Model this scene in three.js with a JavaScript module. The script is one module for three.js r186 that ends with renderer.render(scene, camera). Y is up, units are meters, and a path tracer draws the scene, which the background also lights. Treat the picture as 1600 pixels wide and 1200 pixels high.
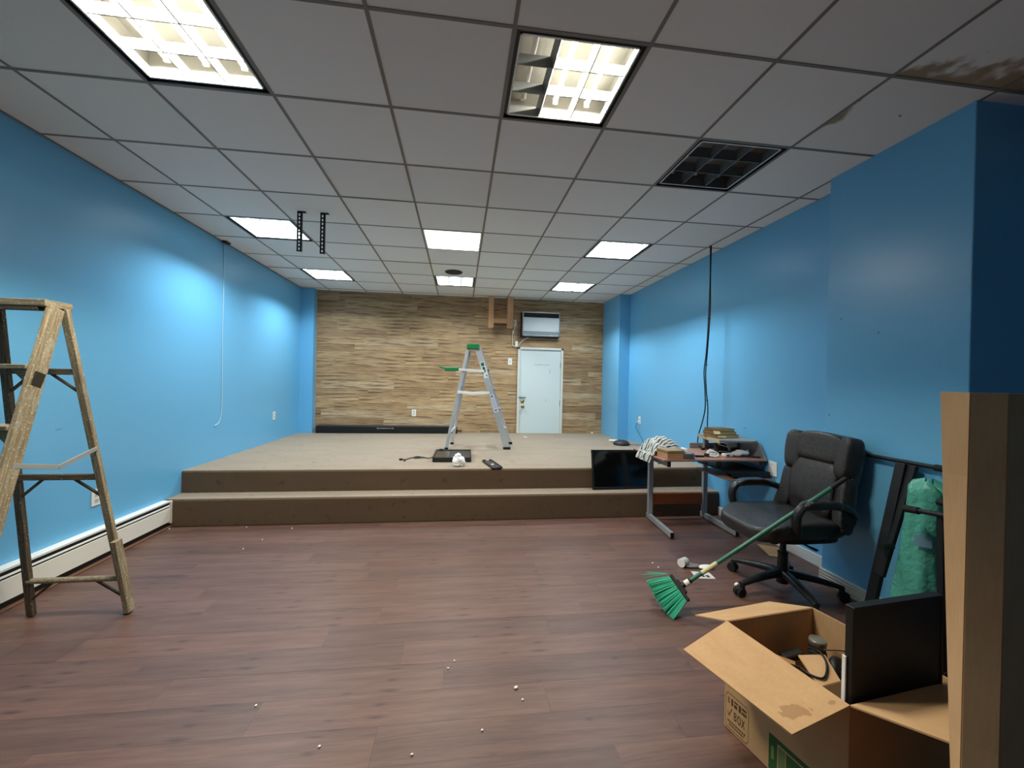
import * as THREE from 'three';
import { RectAreaLightUniformsLib } from 'three/addons/lights/RectAreaLightUniformsLib.js';
import { RoundedBoxGeometry } from 'three/addons/geometries/RoundedBoxGeometry.js';
import { mergeGeometries, toCreasedNormals } from 'three/addons/utils/BufferGeometryUtils.js';
import { ImprovedNoise } from 'three/addons/math/ImprovedNoise.js';

// ------------------------------------------------------------------ camera, light, exposure
RectAreaLightUniformsLib.init();
const scene = new THREE.Scene();
scene.background = new THREE.Color(0x000000);
const camera = new THREE.PerspectiveCamera(2 * Math.atan(600 / 641.45) * 180 / Math.PI, 4 / 3, 0.05, 60);
camera.position.set(0, 1.395, 0);
camera.rotation.set(-0.0050, -0.1260, 0.0205, 'YXZ');
scene.add(camera);
const renderer = new THREE.WebGLRenderer({ antialias: true });
renderer.toneMapping = THREE.LinearToneMapping;
renderer.toneMappingExposure = 1.05;
renderer.shadowMap.enabled = true;
const COOL = new THREE.Color().setRGB(0.86, 0.97, 1.0), WARM = new THREE.Color().setRGB(1.0, 0.95, 0.79), NEUTRAL = new THREE.Color().setRGB(1.0, 0.97, 0.92);
const TUBE_COOL = 360, TUBE_WARM = 580, PANEL_LIGHT = 22;

// ------------------------------------------------------------------ helpers
function rng(seed) { let a = seed >>> 0; return () => { a = (a + 0x6D2B79F5) | 0; let t = Math.imul(a ^ (a >>> 15), 1 | a); t = (t + Math.imul(t ^ (t >>> 7), 61 | t)) ^ t; return ((t ^ (t >>> 14)) >>> 0) / 4294967296; }; }
const V = (x, y, z) => new THREE.Vector3(x, y, z);
const noise = new ImprovedNoise();
const fbm = (x, y, z, o = 4) => { let s = 0, a = 0.5; for (let i = 0; i < o; i++) { s += a * noise.noise(x, y, z); x *= 2.03; y *= 2.03; z *= 2.03; a *= 0.5; } return s; };
const clamp = (v, a = 0, b = 1) => Math.min(b, Math.max(a, v));
const lerp = (a, b, t) => a + (b - a) * t;
const sstep = (a, b, x) => { const t = clamp((x - a) / (b - a)); return t * t * (3 - 2 * t); };
const taken = {};
function numbered(n) { const k = taken[n] = (taken[n] ?? -1) + 1; return k ? n + '_' + String(k).padStart(3, '0') : n; }
// uv in metres from the dominant axis of every triangle
function mUV(g0, swap = false) {
  const g = g0.index ? g0.toNonIndexed() : g0;
  const p = g.attributes.position, uv = new Float32Array(p.count * 2), a = V(), b = V(), c = V(), n = V();
  for (let i = 0; i < p.count; i += 3) {
    a.fromBufferAttribute(p, i); b.fromBufferAttribute(p, i + 1); c.fromBufferAttribute(p, i + 2);
    n.copy(b).sub(a).cross(c.clone().sub(a));
    const x = Math.abs(n.x), y = Math.abs(n.y), z = Math.abs(n.z);
    [a, b, c].forEach((q, k) => {
      let s, t;
      if (y >= x && y >= z) { s = q.x; t = q.z; } else if (x >= z) { s = q.z; t = q.y; } else { s = q.x; t = q.y; }
      if (swap) [s, t] = [t, s];
      uv[(i + k) * 2] = s; uv[(i + k) * 2 + 1] = t;
    });
  }
  g.setAttribute('uv', new THREE.BufferAttribute(uv, 2));
  return g;
}
const place = (g, p = [0, 0, 0], r = [0, 0, 0]) => { g.applyMatrix4(new THREE.Matrix4().compose(V(...p), new THREE.Quaternion().setFromEuler(new THREE.Euler(...r)), V(1, 1, 1))); return g; };
function box(w, h, d, p, r, c = 0, swap = false) {
  const g = c > 0 ? new RoundedBoxGeometry(w, h, d, 2, Math.min(c, w / 2.01, h / 2.01, d / 2.01)) : new THREE.BoxGeometry(w, h, d);
  return place(mUV(g, swap), p, r);
}
// box from min corner to max corner
const span = (x0, y0, z0, x1, y1, z1, c = 0, swap = false) => box(Math.abs(x1 - x0), Math.abs(y1 - y0), Math.abs(z1 - z0), [(x0 + x1) / 2, (y0 + y1) / 2, (z0 + z1) / 2], [0, 0, 0], c, swap);
function basis(a, b, ref = [1, 0, 0]) {
  const y = V(...b).sub(V(...a)), L = y.length(); y.normalize();
  let x = V(...ref); x.addScaledVector(y, -x.dot(y)); if (x.lengthSq() < 1e-6) { x = V(0, 0, 1); x.addScaledVector(y, -x.dot(y)); }
  x.normalize(); const z = x.clone().cross(y);
  const m = new THREE.Matrix4().makeBasis(x, y, z); m.setPosition(V(...a).add(V(...b)).multiplyScalar(0.5));
  return [m, L];
}
// a board from a to b; w along ref, d across
function bar(a, b, w, d, ref, c = 0.002) { const [m, L] = basis(a, b, ref); const g = mUV(c > 0 ? new RoundedBoxGeometry(w, L, d, 1, Math.min(c, w / 2.01, d / 2.01)) : new THREE.BoxGeometry(w, L, d), true); g.applyMatrix4(m); return g; }
function rod(a, b, r, r2 = r, seg = 12) { const [m, L] = basis(a, b); const g = new THREE.CylinderGeometry(r2, r, L, seg).toNonIndexed(); g.applyMatrix4(m); return g; }
function tube(pts, r, n = 40, seg = 8, closed = false) { return new THREE.TubeGeometry(new THREE.CatmullRomCurve3(pts.map(p => V(...p)), closed), n, r, seg, closed).toNonIndexed(); }
// sweep along points with its own width and height at every station
function sweep(pts, ws, hs, sideV, seg = 12, e = 0.8) {
  const n = pts.length, pos = [], idx = [], P = pts.map(q => V(...q));
  const pw = v => Math.sign(v) * Math.pow(Math.abs(v), e);
  for (let i = 0; i < n; i++) { const t = P[Math.min(i + 1, n - 1)].clone().sub(P[Math.max(i - 1, 0)]).normalize(), s = V(...sideV).addScaledVector(t, -V(...sideV).dot(t)).normalize(), u = s.clone().cross(t); for (let k = 0; k < seg; k++) { const a = k / seg * Math.PI * 2, q = P[i].clone().addScaledVector(s, pw(Math.cos(a)) * ws[i] / 2).addScaledVector(u, pw(Math.sin(a)) * hs[i] / 2); pos.push(q.x, q.y, q.z); } }
  for (let i = 0; i + 1 < n; i++) for (let k = 0; k < seg; k++) { const a = i * seg + k, b = i * seg + (k + 1) % seg; idx.push(a, a + seg, b, b, a + seg, b + seg); }
  for (const [i, f] of [[0, 1], [n - 1, 0]]) { const c = pos.length / 3; pos.push(P[i].x, P[i].y, P[i].z); for (let k = 0; k < seg; k++) { const a = i * seg + k, b = i * seg + (k + 1) % seg; f ? idx.push(c, a, b) : idx.push(c, b, a); } }
  const g = new THREE.BufferGeometry(); g.setAttribute('position', new THREE.Float32BufferAttribute(pos, 3)); g.setIndex(idx); return mUV(toCreasedNormals(g, 0.9));
}
function lathe(pts, p, seg = 24, r) { return place(new THREE.LatheGeometry(pts.map(q => new THREE.Vector2(...q)), seg).toNonIndexed(), p, r); }
// soft block: superellipsoid with optional deformation
function pillow(w, h, d, e1 = 0.35, e2 = 0.35, f, nu = 36, nv = 24) {
  const g = new THREE.SphereGeometry(1, nu, nv), p = g.attributes.position, s = (v, e) => Math.sign(v) * Math.pow(Math.abs(v), e);
  for (let i = 0; i < p.count; i++) {
    const y = p.getY(i), rr = Math.sqrt(Math.max(0, 1 - y * y)), ph = Math.atan2(p.getZ(i), p.getX(i));
    const q = V(s(Math.cos(ph), e2) * s(rr, e1) * w / 2, s(y, e1) * h / 2, s(Math.sin(ph), e2) * s(rr, e1) * d / 2);
    if (f) f(q);
    p.setXYZ(i, q.x, q.y, q.z);
  }
  g.computeVertexNormals();
  return mUVkeep(g);
}
function mUVkeep(g0) { const g = g0.toNonIndexed(), p = g.attributes.position, n = g.attributes.normal, uv = g.attributes.uv; for (let i = 0; i < p.count; i++) { const k = Math.floor(i / 3) * 3; const x = Math.abs(n.getX(k)), y = Math.abs(n.getY(k)), z = Math.abs(n.getZ(k)); if (y >= x && y >= z) uv.setXY(i, p.getX(i), p.getZ(i)); else if (x >= z) uv.setXY(i, p.getZ(i), p.getY(i)); else uv.setXY(i, p.getX(i), p.getY(i)); } return g; }
// flat polygon board (points in x,y) extruded by t along z, centred
function plate(pts, t, p, r, bevel = 0, holes = []) {
  const s = new THREE.Shape(pts.map(q => new THREE.Vector2(...q)));
  for (const h of holes) s.holes.push(new THREE.Path(h.map(q => new THREE.Vector2(...q))));
  const g = new THREE.ExtrudeGeometry(s, { depth: t - 2 * bevel, bevelEnabled: bevel > 0, bevelSize: bevel, bevelThickness: bevel, bevelSegments: 1, curveSegments: 12 });
  g.translate(0, 0, -t / 2 + bevel);
  return place(mUV(g), p, r);
}
// free quad board with thickness t along its own normal
function slab(q, t) {
  const P = q.map(a => V(...a)), n = P[1].clone().sub(P[0]).cross(P[3].clone().sub(P[0])).normalize().multiplyScalar(t / 2);
  const A = P.map(a => a.clone().add(n)), B = P.map(a => a.clone().sub(n)), pos = [], uv = [];
  const L = P[0].distanceTo(P[1]), W = P[0].distanceTo(P[3]);
  const quad = (a, b, c, d, U) => { for (const [v, u] of [[a, U[0]], [b, U[1]], [c, U[2]], [a, U[0]], [c, U[2]], [d, U[3]]]) { pos.push(v.x, v.y, v.z); uv.push(...u); } };
  const U = [[0, 0], [L, 0], [L, W], [0, W]];
  quad(A[0], A[1], A[2], A[3], U); quad(B[3], B[2], B[1], B[0], [U[3], U[2], U[1], U[0]]);
  for (let i = 0; i < 4; i++) { const j = (i + 1) % 4; quad(A[i], B[i], B[j], A[j], [[0, 0], [0, t], [0.1, t], [0.1, 0]]); }
  const g = new THREE.BufferGeometry(); g.setAttribute('position', new THREE.Float32BufferAttribute(pos, 3)); g.setAttribute('uv', new THREE.Float32BufferAttribute(uv, 2)); g.computeVertexNormals();
  return g;
}
// warped board: the quad is split into a grid so that a twist stays smooth
function slabN(q, t, n = 10) { const P = q.map(a => V(...a)), at = (u, v) => P[0].clone().lerp(P[1], u).lerp(P[3].clone().lerp(P[2], u), v), pos = [], uv = [], idx = []; const L = P[0].distanceTo(P[1]), W = P[0].distanceTo(P[3]);
  for (let s = 0; s < 2; s++) for (let j = 0; j <= n; j++) for (let i = 0; i <= n; i++) { const u = i / n, v = j / n, a = at(u, v), nn = at(Math.min(u + .01, 1), v).sub(at(Math.max(u - .01, 0), v)).cross(at(u, Math.min(v + .01, 1)).sub(at(u, Math.max(v - .01, 0)))).normalize(); a.addScaledVector(nn, (s ? -t : t) / 2); pos.push(a.x, a.y, a.z); uv.push(u * L, v * W); }
  const w = n + 1, o = w * w; for (let j = 0; j < n; j++) for (let i = 0; i < n; i++) { const a = j * w + i, b = a + 1, c = a + w, d = c + 1; idx.push(a, b, c, b, d, c, o + a, o + c, o + b, o + b, o + c, o + d); }
  for (let i = 0; i < n; i++) for (const [a, b] of [[i + 1, i], [n * w + i, n * w + i + 1], [i * w, (i + 1) * w], [(i + 1) * w + n, i * w + n]]) idx.push(a, o + a, b, b, o + a, o + b);
  const g = new THREE.BufferGeometry(); g.setAttribute('position', new THREE.Float32BufferAttribute(pos, 3)); g.setAttribute('uv', new THREE.Float32BufferAttribute(uv, 2)); g.setIndex(idx); return toCreasedNormals(g, 0.6); }
function clean(g) { g = g.index ? g.toNonIndexed() : g; for (const k of Object.keys(g.attributes)) if (!['position', 'normal', 'uv'].includes(k)) g.deleteAttribute(k); if (!g.attributes.uv) mUV(g); return g; }
function obj(name, geos, mat, parent = scene) {
  const list = (Array.isArray(geos) ? geos : [geos]).map(clean);
  const m = new THREE.Mesh(list.length > 1 ? mergeGeometries(list) : list[0], mat);
  m.name = parent === scene ? numbered(name) : subname(name, parent);
  m.castShadow = m.receiveShadow = true; parent.add(m); return m;
}
function subname(n, parent) { const k = parent.children.filter(c => c.name === n || c.name.startsWith(n + '_0')).length; return k ? n + '_' + String(k).padStart(3, '0') : n; }
function tag(o, label, category, group) { o.userData = { label, category }; if (group) o.userData.group = group; return o; }
function thing(name, label, category, [x, y, z] = [0, 0, 0], turn = 0, group) {
  const o = new THREE.Group(); o.name = numbered(name); scene.add(o); o.position.set(x, y, z); o.rotation.y = turn; return tag(o, label, category, group);
}
function struct(name, geos, mat, parent = scene) { const m = obj(name, geos, mat, parent); if (parent === scene) m.userData.kind = 'structure'; return m; }

// ------------------------------------------------------------------ textures
function dataTex(w, h, f, srgb = true) {
  const d = new Uint8Array(w * h * 4);
  for (let y = 0; y < h; y++) for (let x = 0; x < w; x++) { const c = f(x / w, y / h), i = (y * w + x) * 4; d[i] = clamp(c[0]) * 255; d[i + 1] = clamp(c[1]) * 255; d[i + 2] = clamp(c[2]) * 255; d[i + 3] = 255; }
  const t = new THREE.DataTexture(d, w, h); t.wrapS = t.wrapT = THREE.RepeatWrapping; t.magFilter = THREE.LinearFilter; t.minFilter = THREE.LinearMipmapLinearFilter; t.generateMipmaps = true;
  if (srgb) t.colorSpace = THREE.SRGBColorSpace; t.needsUpdate = true; return t;
}
function canvasTex(w, h, draw) { const c = document.createElement('canvas'); c.width = w; c.height = h; draw(c.getContext('2d'), w, h); const t = new THREE.CanvasTexture(c); t.colorSpace = THREE.SRGBColorSpace; return t; }
const mix3 = (a, b, t) => [lerp(a[0], b[0], t), lerp(a[1], b[1], t), lerp(a[2], b[2], t)];
const hex = h => [(h >> 16 & 255) / 255, (h >> 8 & 255) / 255, (h & 255) / 255];
// wood: u along the grain (LU metres), v across (LV metres)
function woodTex(w, h, LU, LV, lo, mid, hi, seed, streak = 1, knots = 10) {
  const R = rng(seed), K = []; for (let i = 0; i < knots; i++) K.push([R() * LU, R() * LV, 0.006 + R() * 0.012, 0.002 + R() * 0.003]);
  return dataTex(w, h, (u, v) => {
    const x = u * LU, y = v * LV;
    const wob = 0.012 * noise.noise(x * 1.6, y * 6, seed);
    const a = fbm(x * 2.2, (y + wob) * 30, seed + 3, 4), b = fbm(x * 9, (y + wob) * 130, seed + 9, 3), c = fbm(x * 0.9, y * 9, seed + 17, 2);
    let t = 0.5 + streak * (0.7 * a + 0.55 * b + 0.5 * c), col = t < 0.5 ? mix3(lo, mid, clamp(t * 2)) : mix3(mid, hi, clamp(t * 2 - 1));
    for (const k of K) { const dx = (x - k[0]) / (k[2] * 2.4), dy = (y - k[1]) / (k[3] * 2.2), e = Math.exp(-(dx * dx + dy * dy)); if (e > 0.02) col = mix3(col, [lo[0] * 0.55, lo[1] * 0.55, lo[2] * 0.55], e * 0.5); }
    return col;
  });
}
const floorWood = woodTex(1024, 512, 2.6, 0.8, hex(0x5e4740), hex(0x795e55), hex(0x90756a), 11, 0.75, 22);
floorWood.repeat.set(1 / 2.6, 1 / 0.8);
const wallWood = dataTex(1024, 512, (u, v) => { // oak print: pale ground with broken dark grain dashes
  const x = u * 2.6, y = v * 0.8, wob = 0.01 * noise.noise(x * 2, y * 7, 4);
  const d = fbm(x * 2.2, (y + wob) * 30, 44, 5), f = fbm(x * 8, (y + wob) * 150, 50, 3), p = fbm(x * 0.9, y * 5, 57, 2);
  let col = mix3(hex(0xa5896a), hex(0xd0b68f), clamp(0.55 + p * 0.9 + f * 0.7));
  if (d > 0.02) col = mix3(col, hex(0x745b46), sstep(0.02, 0.4, d) * 0.85);
  const g2 = fbm(x * 3.4, (y + wob) * 85, 63, 3); if (g2 > 0.08) col = mix3(col, hex(0x6b513c), sstep(0.08, 0.3, g2) * 0.6);
  if (d < -0.2) col = mix3(col, hex(0xdfcaa8), sstep(-0.2, -0.45, d) * 0.6);
  return col;
});
wallWood.repeat.set(1 / 2.6, 1 / 0.8);
const pineTex = woodTex(512, 256, 1.2, 0.4, hex(0xa9764c), hex(0xc8966a), hex(0xdbb088), 71, 0.7, 3);
pineTex.repeat.set(1 / 1.2, 1 / 0.4);
const deskTex = woodTex(512, 256, 1.4, 0.7, hex(0x8a5f50), hex(0xa87c6b), hex(0xbd9484), 83, 0.7, 0);
deskTex.repeat.set(1 / 1.4, 1 / 0.7);
const oldWood = dataTex(512, 512, (v, u) => { // weathered ladder wood under old paint: splashes and worn patches
  const a = fbm(u * 60, v * 6, 5, 4), b = fbm(u * 34, v * 60, 9, 4), c = fbm(u * 80, v * 144, 21, 3), e = fbm(u * 9, v * 7, 33, 3);
  let col = mix3(hex(0x6f604a), hex(0xb0a081), clamp(0.5 + a * 1.2));
  if (e > 0.05) col = mix3(col, hex(0xa09883), 0.75 * sstep(0.05, 0.2, e));
  if (b > 0.2) col = mix3(col, hex(0xcabfa6), sstep(0.2, 0.32, b) * 0.75);
  if (c > 0.3) col = mix3(col, hex(0xeee9dc), sstep(0.3, 0.36, c));
  if (c < -0.33) col = mix3(col, hex(0x2e261d), sstep(-0.33, -0.42, c) * 0.8);
  return col;
});
oldWood.repeat.set(1 / 0.9, 1 / 0.5);
const oldDark = dataTex(256, 256, (v, u) => { const a = fbm(u * 40, v * 5, 55, 4), c = fbm(u * 50, v * 40, 61, 3); let col = mix3(hex(0x43392c), hex(0x6f604a), clamp(0.5 + a * 1.3)); if (c > 0.28) col = mix3(col, hex(0xbfb8a8), sstep(0.28, 0.36, c)); return col; });
oldDark.repeat.set(1 / 0.6, 1 / 0.3);
const carpetTex = dataTex(1024, 1024, (u, v) => {
  const R = noise.noise(u * 512, v * 512, 3) * 0.5 + noise.noise(u * 256, v * 256, 8) * 0.5, st = fbm(u * 3.2, v * 9, 14, 4), sp = fbm(u * 22, v * 30, 19, 3);
  let col = mix3(hex(0x8f8273), hex(0xb3a699), clamp(0.5 + R * 0.55 + st * 0.35));
  if (sp > 0.22) col = mix3(col, hex(0x6b5d4c), sstep(0.22, 0.45, sp) * 0.45);
  return col;
});
carpetTex.repeat.set(1 / 2.2, 1 / 2.2);
const carpetBump = dataTex(512, 512, (u, v) => { const n = 0.5 + 0.45 * noise.noise(u * 220, v * 220, 1) + 0.25 * noise.noise(u * 90, v * 90, 6); return [n, n, n]; }, false);
carpetBump.repeat.set(1 / 0.7, 1 / 0.7);
const cardTex = dataTex(512, 512, (u, v) => { const a = fbm(u * 3, v * 3, 2, 3), b = fbm(u * 90, v * 8, 7, 3), c = noise.noise(u * 200, v * 200, 4); return mix3(hex(0xb99066), hex(0xd0aa7e), clamp(0.5 + a * 0.5 + b * 0.35 + c * 0.12)); });
cardTex.repeat.set(1 / 0.6, 1 / 0.6);
const cardStain = dataTex(512, 512, (u, v) => { // flap with a dirty smudge in one corner (u: along hinge, v: outwards)
  const a = fbm(u * 3, v * 3, 2, 3), b = fbm(u * 90, v * 8, 7, 3); let col = mix3(hex(0xb99066), hex(0xd0aa7e), clamp(0.5 + a * 0.5 + b * 0.35));
  const s = fbm(u * 9, v * 9, 15, 4), dx = (u - 0.87) / 0.1, dy = (v - 0.72) / 0.26, m = Math.exp(-(dx * dx + dy * dy) * 1.2) + 0.9 * s;
  if (m > 0.5) col = mix3(col, hex(0x8f6a45), sstep(0.5, 0.62, m) * 0.55);
  const e = Math.exp(-(((u - 0.93) / 0.025) ** 2 + ((v - 0.14) / 0.09) ** 2)) + 0.6 * s; if (e > 0.5) col = mix3(col, hex(0x8f6a45), sstep(0.5, 0.65, e) * 0.5);
  return col;
});
const leatherBump = dataTex(512, 512, (u, v) => { const a = 0.5 + 0.35 * noise.noise(u * 130, v * 130, 2) + 0.5 * fbm(u * 7, v * 7, 5, 3); return [a, a, a]; }, false);
leatherBump.repeat.set(1 / 0.5, 1 / 0.5);
const paintBump = dataTex(512, 512, (u, v) => { const a = 0.5 + 0.4 * fbm(u * 50, v * 50, 4, 3) + 0.5 * fbm(u * 4, v * 4, 9, 3); return [a, a, a]; }, false);
paintBump.repeat.set(1 / 1.6, 1 / 1.6);
const tileBump = dataTex(256, 256, (u, v) => { const a = 0.5 + 0.5 * noise.noise(u * 90, v * 90, 4) * noise.noise(u * 30, v * 30, 8) * 2; return [a, a, a]; }, false);
tileBump.repeat.set(1 / 0.6, 1 / 0.6);
const foilBump = dataTex(256, 256, (u, v) => { const a = 0.5 + 0.9 * fbm(u * 6, v * 9, 4, 4); return [a, a, a]; }, false);
foilBump.repeat.set(1 / 0.35, 1 / 0.35);
const stripeTex = dataTex(256, 64, (u, v) => { const s = (u * 12 + 0.12 * noise.noise(u * 5, v * 4, 2)) % 1, k = s > 0.58 && s < 0.9 ? 1 : 0; return mix3(hex(0xe9ebe6), hex(0x2c2f33), k * 0.92); });

// ------------------------------------------------------------------ materials
const std = (color, roughness = 0.6, metalness = 0, extra = {}) => new THREE.MeshStandardMaterial({ color, roughness, metalness, ...extra });
const phys = (o) => new THREE.MeshPhysicalMaterial(o);
const M = {
  blue: std(0x6db7e3, 0.3, 0, { bumpMap: paintBump, bumpScale: 0.001 }),
  white: std(0xeeede8, 0.45), cream: std(0xf4f0e4, 0.4), plaster: std(0xb9b7b0, 0.9),
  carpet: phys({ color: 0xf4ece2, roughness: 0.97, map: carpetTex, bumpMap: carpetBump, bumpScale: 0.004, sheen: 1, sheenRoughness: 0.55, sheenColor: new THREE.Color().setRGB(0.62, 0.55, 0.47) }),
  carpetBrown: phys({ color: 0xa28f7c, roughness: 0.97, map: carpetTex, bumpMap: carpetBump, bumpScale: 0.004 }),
  substrate: std(0x2b2420, 0.9), tee: std(0x837d76, 0.6),
  black: std(0x08090b, 0.55), blackSoft: std(0x141414, 0.85), blackGloss: std(0x07080a, 0.12), rubber: std(0x101010, 0.8),
  plastic: std(0x1a1a1c, 0.42), dark: std(0x23211f, 0.7),
  metalGrey: std(0x8d8f90, 0.38, 0.75), steel: std(0xb9bcbf, 0.3, 0.9), alu: std(0xd3d6d8, 0.34, 0.6), greyPaint: std(0xa4a7a9, 0.42, 0.2),
  louver: std(0x6c6e6e, 0.42, 0.0), housing: std(0x9c9a93, 0.6), bezel: std(0x0b0b0c, 0.5),
  green: std(0x1c8a4f, 0.4), greenDark: std(0x2f6f58, 0.35), broomGreen: std(0x2bb58d, 0.45),
  leather: phys({ color: 0x181210, roughness: 0.4, bumpMap: leatherBump, bumpScale: 0.007, clearcoat: 0.25, clearcoatRoughness: 0.25 }),
  oldWood: std(0xffffff, 0.85, 0, { map: oldWood }), oldDark: std(0xffffff, 0.85, 0, { map: oldDark }),
  pine: std(0xffffff, 0.6, 0, { map: pineTex }), desk: std(0xffffff, 0.4, 0, { map: deskTex }),
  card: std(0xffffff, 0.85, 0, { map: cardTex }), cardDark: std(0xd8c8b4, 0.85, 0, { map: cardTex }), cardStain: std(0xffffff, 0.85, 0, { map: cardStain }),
  brass: std(0xa58a4c, 0.3, 0.9), paper: std(0xf0f0ee, 0.8), cord: std(0xd8cdb8, 0.6),
  bag: phys({ color: 0x62c3ad, roughness: 0.3, transmission: 0.3, thickness: 0, bumpMap: foilBump, bumpScale: 0.006, side: THREE.DoubleSide }),
  stripe: std(0xffffff, 0.95, 0, { map: stripeTex, side: THREE.DoubleSide }),
};

// ------------------------------------------------------------------ the room
const CEIL = 2.899, STAGE = 0.465, TREAD = 0.25, ZB = -7.4, XL = -2.67, XR = 2.815, XN = 3.45, ZF = 2.4, ZS = -4.36, ZT = -4.13;
const GX = -0.409, GZ = -1.738, T = 0.6096;

// floor: screed with every plank its own piece
const floor = struct('floor', span(XL - 0.2, -0.12, ZF + 0.2, XN + 0.2, -0.008, ZB - 0.2), M.substrate);
{
  const R = rng(5), W = 0.178, L = 1.22, tones = [0xdccdc8, 0xd5c7c1, 0xcabeba, 0xdccbc1, 0xc5b8b3, 0xd2c2bb, 0xd8cbc6].map(c => std(c, 0.42, 0, { map: floorWood, bumpMap: floorWood, bumpScale: 0.0006 }));
  const shapes = {};
  for (let r = 0, z = ZF; z > ZT + 0.012; r++, z -= W) {
    const w = Math.min(W, z - (ZT + 0.012)), xe = XN;
    for (let x = XL - R() * L; x < xe; x += L) {
      const a = Math.max(x, XL), b = Math.min(x + L, xe); if (b - a < 0.02) continue;
      if (z - w / 2 < -1.8 && a > 2.82) continue;
      const bb = z - w / 2 < -1.8 ? Math.min(b, XR) : b; if (bb - a < 0.02) continue;
      const key = (bb - a).toFixed(3) + w.toFixed(3) + '_' + (R() * 4 | 0);
      if (!shapes[key]) { const g = span(-(bb - a) / 2, -0.008, -w / 2 + 0.0003, (bb - a) / 2 - 0.0005, 0, w / 2 - 0.0003); const u = g.attributes.uv, ou = R() * 1.3 + (bb - a) / 2, ov = R() * 0.6 + w / 2; for (let i = 0; i < u.count; i++) u.setXY(i, u.getX(i) + ou, u.getY(i) + ov); shapes[key] = g; }
      const m = obj('plank', shapes[key], tones[R() * tones.length | 0], floor); m.position.set((a + bb) / 2, R() * 0.0004, z - w / 2);
    }
  }
}
// stage and its step, wrapped in carpet with soft nosings
{
  const sect = (z0, z1, h, r = 0.018) => { const s = new THREE.Shape(); s.moveTo(z1, 0); s.lineTo(z0, 0); s.lineTo(z0, h - r); s.absarc(z0 - r, h - r, r, 0, Math.PI / 2); s.lineTo(z1, h); s.closePath(); return s; };
  const block = (z0, z1, h, x0, x1) => { const g = new THREE.ExtrudeGeometry(sect(z0, z1, h), { depth: x1 - x0, bevelEnabled: false, curveSegments: 6, steps: 1 }); g.rotateY(-Math.PI / 2); g.translate(x1, 0, 0); return mUV(g); };
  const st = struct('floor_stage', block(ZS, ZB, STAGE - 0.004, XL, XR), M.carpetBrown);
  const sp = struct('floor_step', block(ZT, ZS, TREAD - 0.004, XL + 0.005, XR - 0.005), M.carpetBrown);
  obj('pale_top', span(XL, STAGE - 0.006, ZS - 0.012, XR, STAGE, ZB, 0.002), M.carpet, st); obj('pale_top', span(XL + 0.005, TREAD - 0.006, ZT - 0.012, XR - 0.005, TREAD, ZS, 0.002), M.carpet, sp);  // flat tops get a paler carpet colour than the brown risers
}
// walls
const wallLeft = struct('wall_left', [span(XL - 0.2, 0, ZF, XL, 3.1, ZB - 0.2), span(XL, STAGE, ZB, -2.455, 3.1, -7.26)], M.blue);
const wallRight = struct('wall_right', [span(XR, 0, -1.9, XR + 0.6, 3.1, ZB - 0.2), span(2.632, STAGE, ZB, XR, 3.1, -6.6)], M.blue);
const column = struct('wall_right_column', span(2.622, 0, -2.66, XN + 0.3, 3.1, -1.815, 0.006), M.blue);
struct('wall_right_near', span(XN, 0, -1.815, XN + 0.2, 3.1, ZF), M.blue);
obj('scuff_mark', box(0.001, 0.004, 0.045, [XL + 0.0003, 1.013, -3.12], [0.1, 0, 0]), std(0x4f7f98, 0.7), wallLeft);
obj('scuff_mark', box(0.001, 0.005, 0.05, [XR - 0.0003, 0.985, -3.75], [-0.1, 0, 0]), std(0x4f8fae, 0.7), wallRight);
for (const [y, z] of [[1.206, -2.625], [1.755, -2.29], [1.88, -2.55]]) obj('nail_hole', box(0.001, 0.012, 0.008, [2.6218, y, z], [0.4, 0, 0]), std(0x3d6a80, 0.7), column);
struct('wall_front', span(XL - 0.2, 0, ZF, XN + 0.2, 3.1, ZF + 0.2), M.blue);
const wallBack = struct('wall_back', span(XL - 0.2, STAGE - 0.3, ZB - 0.2, XR + 0.3, 3.1, ZB - 0.009), M.substrate);
{
  const R = rng(17), W = 0.127, L = 1.22, tones = [0xffffff, 0xf0e6d8, 0xe2d6c8, 0xf8efe0, 0xd2c4b4, 0xeadfd0].map(c => std(c, 0.55, 0, { map: wallWood }));
  const x0 = -2.455, x1 = 2.632, shapes = {};
  for (let r = 0, y = STAGE; y < 2.93; r++, y += W) {
    const h = Math.min(W, 2.93 - y);
    for (let x = x0 - R() * L; x < x1; x += L) {
      const a = Math.max(x, x0), b = Math.min(x + L, x1); if (b - a < 0.03) continue;
      const key = (b - a).toFixed(3) + h.toFixed(3) + (R() * 4 | 0);
      if (!shapes[key]) { const g = span(-(b - a) / 2, -h / 2 + 0.0012, -0.009, (b - a) / 2 - 0.0015, h / 2 - 0.0012, 0); const u = g.attributes.uv, ou = R() * 1.3 + (b - a) / 2, ov = R() * 0.65 + h / 2; for (let i = 0; i < u.count; i++) u.setXY(i, u.getX(i) + ou, u.getY(i) + ov); shapes[key] = g; }
      obj('plank', shapes[key], tones[R() * tones.length | 0], wallBack).position.set((a + b) / 2, y + h / 2, ZB + R() * 0.001);
    }
  }
}
struct('trim_1', span(-2.475, STAGE, ZB - 0.005, -2.447, CEIL, ZB + 0.012, 0.003), std(0x9a9490, 0.6));

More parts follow.
